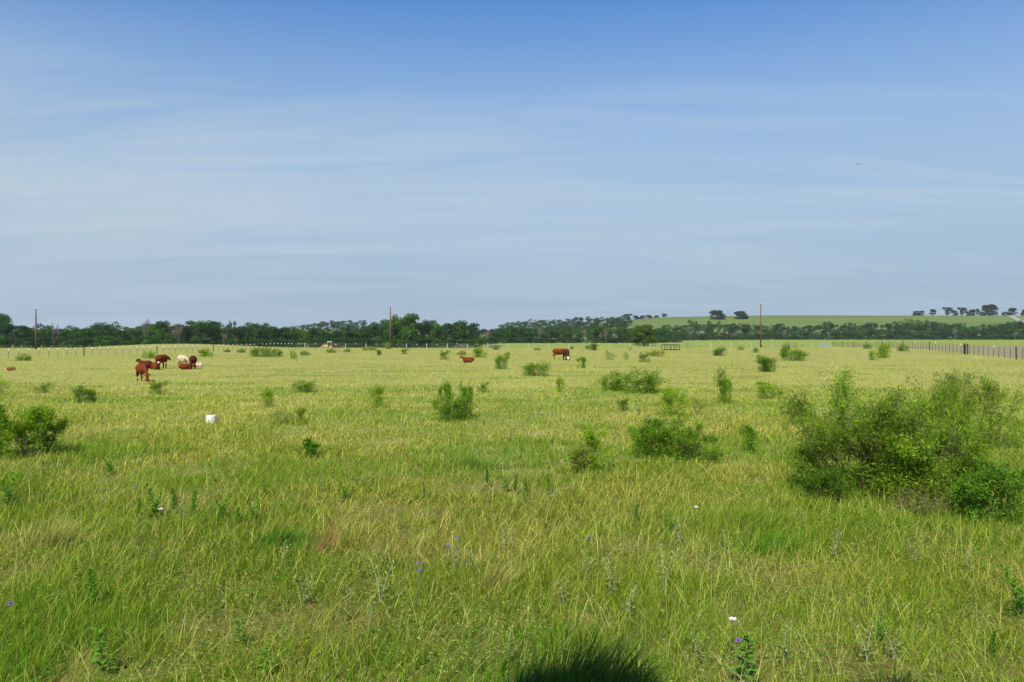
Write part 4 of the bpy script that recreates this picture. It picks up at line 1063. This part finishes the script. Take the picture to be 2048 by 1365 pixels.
row('hazy upper slope', 1010, 1258, 12, 800, BT, (20, 30), 'hazy trees on the far slope', dj=10, tj=3, grey=.35, bright=.03)
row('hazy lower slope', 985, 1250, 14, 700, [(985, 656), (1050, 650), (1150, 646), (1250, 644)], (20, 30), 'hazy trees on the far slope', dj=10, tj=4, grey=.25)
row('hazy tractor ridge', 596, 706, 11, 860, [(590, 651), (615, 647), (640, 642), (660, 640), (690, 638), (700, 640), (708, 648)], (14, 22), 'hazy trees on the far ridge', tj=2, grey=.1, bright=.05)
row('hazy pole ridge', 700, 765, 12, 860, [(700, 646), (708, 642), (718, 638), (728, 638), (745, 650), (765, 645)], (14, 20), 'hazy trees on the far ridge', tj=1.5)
tree(3, 455, 780, 10, 0, 'small hazy tree peeking over the treeline above the left fence, left of three', 'hazy trees on the far ridge', ztop=643)
tree(5, 461, 780, 10, 0, 'small hazy tree peeking over the treeline above the left fence, middle of three', 'hazy trees on the far ridge', ztop=639)
tree(0, 469, 780, 12, 0, 'small hazy tree peeking over the treeline above the left fence, right of three', 'hazy trees on the far ridge', ztop=641)
tree(0, 868, 860, 22, 0, 'hazy tree peeking over the treeline right of the tall bright tree', 'hazy trees on the far ridge', ztop=639)
RT = [(1330, 661), (1400, 659), (1500, 661), (1600, 661), (1700, 658), (1800, 654), (1850, 658), (1900, 652), (1950, 657), (1990, 650), (2060, 652)]
row('right front row', 1335, 2080, 15, 598, RT, (22, 36), 'front trees of the right treeline', dj=8, tj=5, bright=.16, grey=.22)
R2 = [(1320, 652), (1345, 650), (1362, 656), (1385, 640), (1400, 646), (1418, 643), (1430, 650), (1443, 644), (1470, 650), (1500, 650), (1540, 652), (1560, 650), (1600, 654), (1640, 650), (1655, 644), (1680, 650), (1700, 648), (1715, 646), (1760, 650), (1790, 646), (1810, 640), (1850, 642), (1880, 648), (1905, 646), (1920, 645), (1935, 654), (1960, 650), (1975, 652), (2010, 647), (2030, 643), (2060, 642)]
row('right shoulder row', 1244, 1330, 11, 668, [(1240, 650), (1280, 653), (1335, 652)], (20, 32), 'back trees of the right treeline', dj=10, tj=7, bright=.03, grey=.05)
row('right back row', 1322, 2070, 14, 655, [(a_, b_-5) for a_, b_ in R2], (20, 36), 'back trees of the right treeline', dj=8, tj=3, bright=.03, grey=.05)
row('right undergrowth', 1322, 2080, 17, 588, [(1320, 671), (1700, 671), (2080, 668)], (16, 26), 'undergrowth trees of the right treeline', ks=(2, 6, 5), dj=3, tj=5, bright=.2, grey=.2)
# singled-out trees
tree(0, 818, 296, 54, 0, 'tall bright green tree standing over the treeline right of the middle pole', 'trees of the left treeline', 'crown_bright', ztop=623)
tree(1, 786, 297, 40, 0, 'bright green tree right behind the middle pole', 'trees of the left treeline', 'crown_bright', ztop=628)
tree(4, 4, 292, 36, 0, 'tallest dark tree at the left photo edge', 'trees of the left treeline', ztop=622)
tree(2, 408, 292, 62, 0, 'large round dark tree above the dark brown cow', 'trees of the left treeline', ztop=637)
for a in [(10, 286, 34, 670, 'olive bush below the treeline at the left photo edge'), (210, 284, 44, 667, 'rounded bright bush in front of the treeline left of the herd'), (252, 284, 26, 681, 'low yellow green bush at the left foot of the grassy rise'), (298, 286, 34, 666, 'bright rounded tree in front of the treeline above the herd'),
          (806, 270, 20, 677, 'small luminous bush right of the middle pole'), (147, 240, 40, 688, 'low yellowish bush left of the grassy rise')]:
    tree(2, a[0], a[1], a[2], 0, a[4], 'bright bushes in front of the treeline', 'crown_bright', name='bush', ztop=a[3])
# lone round tree
lt = make_tree('round_tree', 777, M['crown'], lobes=80, leaves=15000, leaf=.04, shape='dome', lo=.10, th=.2, rad=.03, col=(.060, .115, .012))
p = at(1288, 692.5); s = p.y/F; lt.location = p; lt.scale = (55*s, 55*s, 44*s); props(lt, 'lone round dark green tree standing in the meadow by itself', 'tree')
# oaks on the crest
OAK = make_tree('oak_tree', 888, M['crown_oak'], lobes=34, leaves=6000, leaf=.055, shape='dome', lo=.1, th=.2, rad=.035, col=(.034, .062, .018))
OAK2 = make_tree('oak_tree', 889, M['crown_oak'], lobes=18, leaves=3600, leaf=.055, shape='round', lo=.2, th=.3, rad=.03, col=(.034, .062, .018))
first = {0: True, 1: True}
for (px, py, wv, hv, k, D, lb) in [
 (1434.5, 639, 33, 17.5, 0, None, 'left one of two spreading oaks alone on the green hill'),
 (1482, 638, 30, 15, 0, None, 'right one of two spreading oaks alone on the green hill'),
 (1831, 0, 14, 9, 0, 888, 'low clipped oak at the left end of the hilltop row'),
 (1842, 0, 14, 9.5, 0, 888, 'second low oak at the left end of the hilltop row'),
 (1865, 0, 16, 13, 1, 888, 'single upright oak, third from the left on the hilltop'),
 (1895, 0, 23, 17, 1, 888, 'wide open crowned oak left in the main hilltop group'),
 (1910, 0, 12, 10, 0, 888, 'small oak between two wide crowned ones on the hilltop'),
 (1924, 0, 20, 16.5, 1, 888, 'rounded oak in the middle of the main hilltop group'),
 (1935, 0, 9, 8, 0, 888, 'tiny oak right of the rounded one on the hilltop'),
 (1944, 0, 16, 12, 0, 888, 'medium oak left of the biggest hilltop one'),
 (1955, 0, 9, 14, 1, 888, 'slim oak touching the biggest hilltop one'),
 (1978.5, 0, 36, 21, 0, 888, 'biggest dense oak of the hilltop row'),
 (1964, 0, 12, 8, 0, 890, 'low oak at the left foot of the biggest hilltop one'),
 (2005, 0, 6, 6, 1, 888, 'tiny oak left of the pale road on the hilltop'),
 (2025, 0, 20, 16, 1, 893, 'oak beside the crest of the pale road'),
 (2014, 0, 18, 8, 0, 893, 'low oak touching the pale road crest'),
 (2049, 0, 14, 12, 0, 893, 'oak cut by the right photo edge on the hilltop'),
 (1256, 0, 22, 13, 1, 890, 'leftmost dark oak on the hill shoulder'),
 (1272, 0, 14, 8, 0, 890, 'second dark oak on the hill shoulder'),
 (1285, 0, 14, 7, 0, 890, 'third dark oak on the hill shoulder'),
 (1298, 0, 14, 7, 0, 890, 'fourth dark oak on the hill shoulder'),
 (1313, 0, 12, 5, 0, 890, 'low dark oak on the hill shoulder'),
 (1328, 0, 14, 8, 1, 890, 'rightmost dark oak on the hill shoulder')]:
    pr = (OAK, OAK2)[k]
    if first[k]: o = pr; first[k] = False
    else: o = fast_copy(pr)
    p = at(px, py) if D is None else atD(px, D); s = p.y/F
    o.location = p-Vector((0, 0, .6)); o.scale = (wv*s*1.0, wv*s*1.0, hv*s*1.17); o.rotation_euler.z = random.uniform(0, 6.28)
    props(o, lb, 'tree', 'oaks on the hill')
# dead grey trees
DT = bare_tree('dead_tree', 41); DT2 = bare_tree('dead_tree', 57)
for i, (px, D, wv, top, lb) in enumerate([(357, 284, 30, 648, 'bare grey tree above the cream cow in the left treeline'), (290, 288, 20, 638, 'bare pale treetop above the left herd'), (447, 284, 14, 662, 'short bare trunk right of the large round dark tree'), (975, 384, 16, 660, 'reddish grey bare tree at the left end of the central treeline'),
     (1171, 380, 9, 657, 'white dead trunk in the central treeline'), (1213, 380, 10, 660, 'second pale dead trunk in the central treeline'), (1078, 382, 18, 652, 'bare brownish tree above and left of the grazing cows'),
     (1382, 586, 8, 662, 'pale dead trunk right of the black feeder'), (1398, 586, 8, 663, 'second pale dead trunk right of the black feeder'), (1470, 586, 16, 664, 'bare brown tree left of the right pole'), (1568, 586, 14, 664, 'bare brown tree right of the right pole'), (1657, 586, 8, 662, 'small dead trunk above the grey gate'), (1911, 580, 16, 656, 'whitish bare tree above the right fence'), (2030, 580, 14, 664, 'bare brown tree near the right photo edge'), (108, 300, 22, 646, 'bare brownish treetop right of the leftmost pole')]):
    pr = (DT, DT2)[i % 2]; o = pr if i < 2 else fast_copy(pr)
    p = atD(px, D); s = D/F; hm = (CAMH-(top-HY)*s)-p.z
    o.location = p; o.scale = (wv*s*1.1, wv*s*1.1, hm); o.rotation_euler.z = random.uniform(0, 6.28); props(o, lb, 'tree', 'bare dead trees')
# brush piles
for (px, D, W, H, sd, lb) in [(925, 215, 5.2, 1.3, 71, 'brown pile of cut branches in front of the treeline, left of the bright shrub'), (990, 235, 4.6, 1.25, 72, 'second pile of cut branches right of the black cow')]:
    r = random.Random(sd); mb = MB()
    for k in range(110):
        x = r.gauss(0, W*.26); y = r.uniform(-.9, .9); z = max(.05, H*.75*math.exp(-(x/W/.36)**2)*r.random()); a = r.uniform(0, 3.14); e = r.uniform(-.3, .55); ln = r.uniform(.5, 1.5)
        dv = Vector((math.cos(a)*math.cos(e), math.sin(a)*math.cos(e), math.sin(e)))*ln
        mb.tube([(x, y, z), Vector((x, y, z))+dv*.5+Vector((0, 0, r.uniform(-.1, .1))), Vector((x, y, z))+dv], [.05, .035, .015], 5)
    o = mb.build('brush_pile', M['deadwood']); o.location = atD(px, D); props(o, lb, 'brush pile', 'piles of cut branches')

# unseen tree added behind the viewpoint, boughs placed to shade the dark tufts
rt = empty('added_shade_tree', (-5.0, -5.2, 0)); props(rt, 'unseen tree added behind the viewpoint to shade the dark bunch grass', 'tree')
sh = Vector((.44, 5.22, .22))
Pl = []
def blob(c, rx, ry, rz_, n): 
    dv = rng.normal(size=(n, 3)); dv /= np.linalg.norm(dv, axis=1)[:, None]; q = rng.random(n)**(1/3)
    Pl.append(np.array(c)+dv*q[:, None]*np.array([rx, ry, rz_]))
hb_ = 6.2; k_ = (hb_-sh.z)/sdir.z; bc = sh+sdir*k_
blob(bc, .56, .66, .45, 2600)
k2 = (6.0-.1)/sdir.z; bc2 = Vector((2.62, 5.55, .1))+sdir*k2; blob(bc2, .2, .28, .2, 200)
blob((-5.2, -5.0, 7.5), 2.6, 2.6, 2.2, 6000)
P_ = np.concatenate(Pl)-np.array([-5.0, -5.2, 0]); n = len(P_)
V, Fq, Cc = leaf_cards(P_, rng.normal(size=(n, 3)), .13*rng.uniform(.7, 1.3, n), .075, np.array([.04, .085, .02])*rng.uniform(.7, 1.3, n)[:, None], 1.0)
link('crown', np_mesh('crown', V, [Fq], M['crown'], Cc), rt)
mb = MB(); mb.tube([(0, 0, -.1), (.1, .1, 2), (0, .1, 4.5), (-.2, .2, 7.5)], [.3, .24, .18, .06], 10)
b0 = Vector((0, .1, 4.5)); b1 = bc-rt.location
mb.tube([b0, b0.lerp(b1, .5)+Vector((0, 0, .9)), b1], [.12, .07, .02], 7); b2 = bc2-rt.location; mb.tube([b0.lerp(b1, .5)+Vector((0, 0, .88)), b0.lerp(b2, .7)+Vector((0, 0, .4)), b2], [.06, .04, .015], 6); mb.build('trunk', M['bark'], rt, True)

# ------------------------------------------------------------------ birds
def bird(px, py, D, wpx, label, rz):
    s = D/F; k = wpx*s/1.0
    root = empty('bird', ((px-CX)*s, D, CAMH-(py-HY)*s), rz, (k,)*3); props(root, label, 'bird', 'distant birds in the sky')
    m_ = M['blackpipe']
    mb = MB(); mb.tube([(.28, 0, .02), (.2, 0, .03), (0, 0, 0), (-.2, 0, -.01), (-.34, 0, 0)], [.015, .05, .085, .05, (.07, .01)], 8); mb.build('body', m_, root, True)
    for s_ in (-1, 1):
        mb = MB(); a = [(.09, .05*s_, .02), (.10, .28*s_, .14), (.02, .52*s_, .10), (-.06, .5*s_, .10), (-.07, .25*s_, .13), (-.1, .05*s_, .02)]
        mb.add(a+[(x, y, z-.015) for x, y, z in a], [(0, 1, 2, 3, 4, 5), (11, 10, 9, 8, 7, 6)]+[(i, (i+1) % 6, (i+1) % 6+6, i+6) for i in range(6)]); mb.build('wing', m_, root)
bird(1715.5, 329, 85, 7, 'largest of the three distant birds in the right sky', .4)
bird(1806, 388, 100, 5, 'tiny middle bird in the right sky', 2.0)
bird(1968, 453, 100, 5, 'tiny rightmost bird low in the sky', 1.0)

# ------------------------------------------------------------------ haze: a closed body of pale air round everything
HZE = True
if HZE:
    mb = MB(); mb.box((0, 3000, 34), (15000, 8300, 76)); m, t = newmat('air_haze')
    pv = N(t, 'ShaderNodeVolumePrincipled', Density=.00008); pv.inputs['Color'].default_value = (.80, .88, .97, 1); pv.inputs['Anisotropy'].default_value = 0.0
    o = N(t, 'ShaderNodeOutputMaterial'); L(t, pv.outputs[0], o.inputs['Volume'])
    props(mb.build('haze', m), kind='stuff')
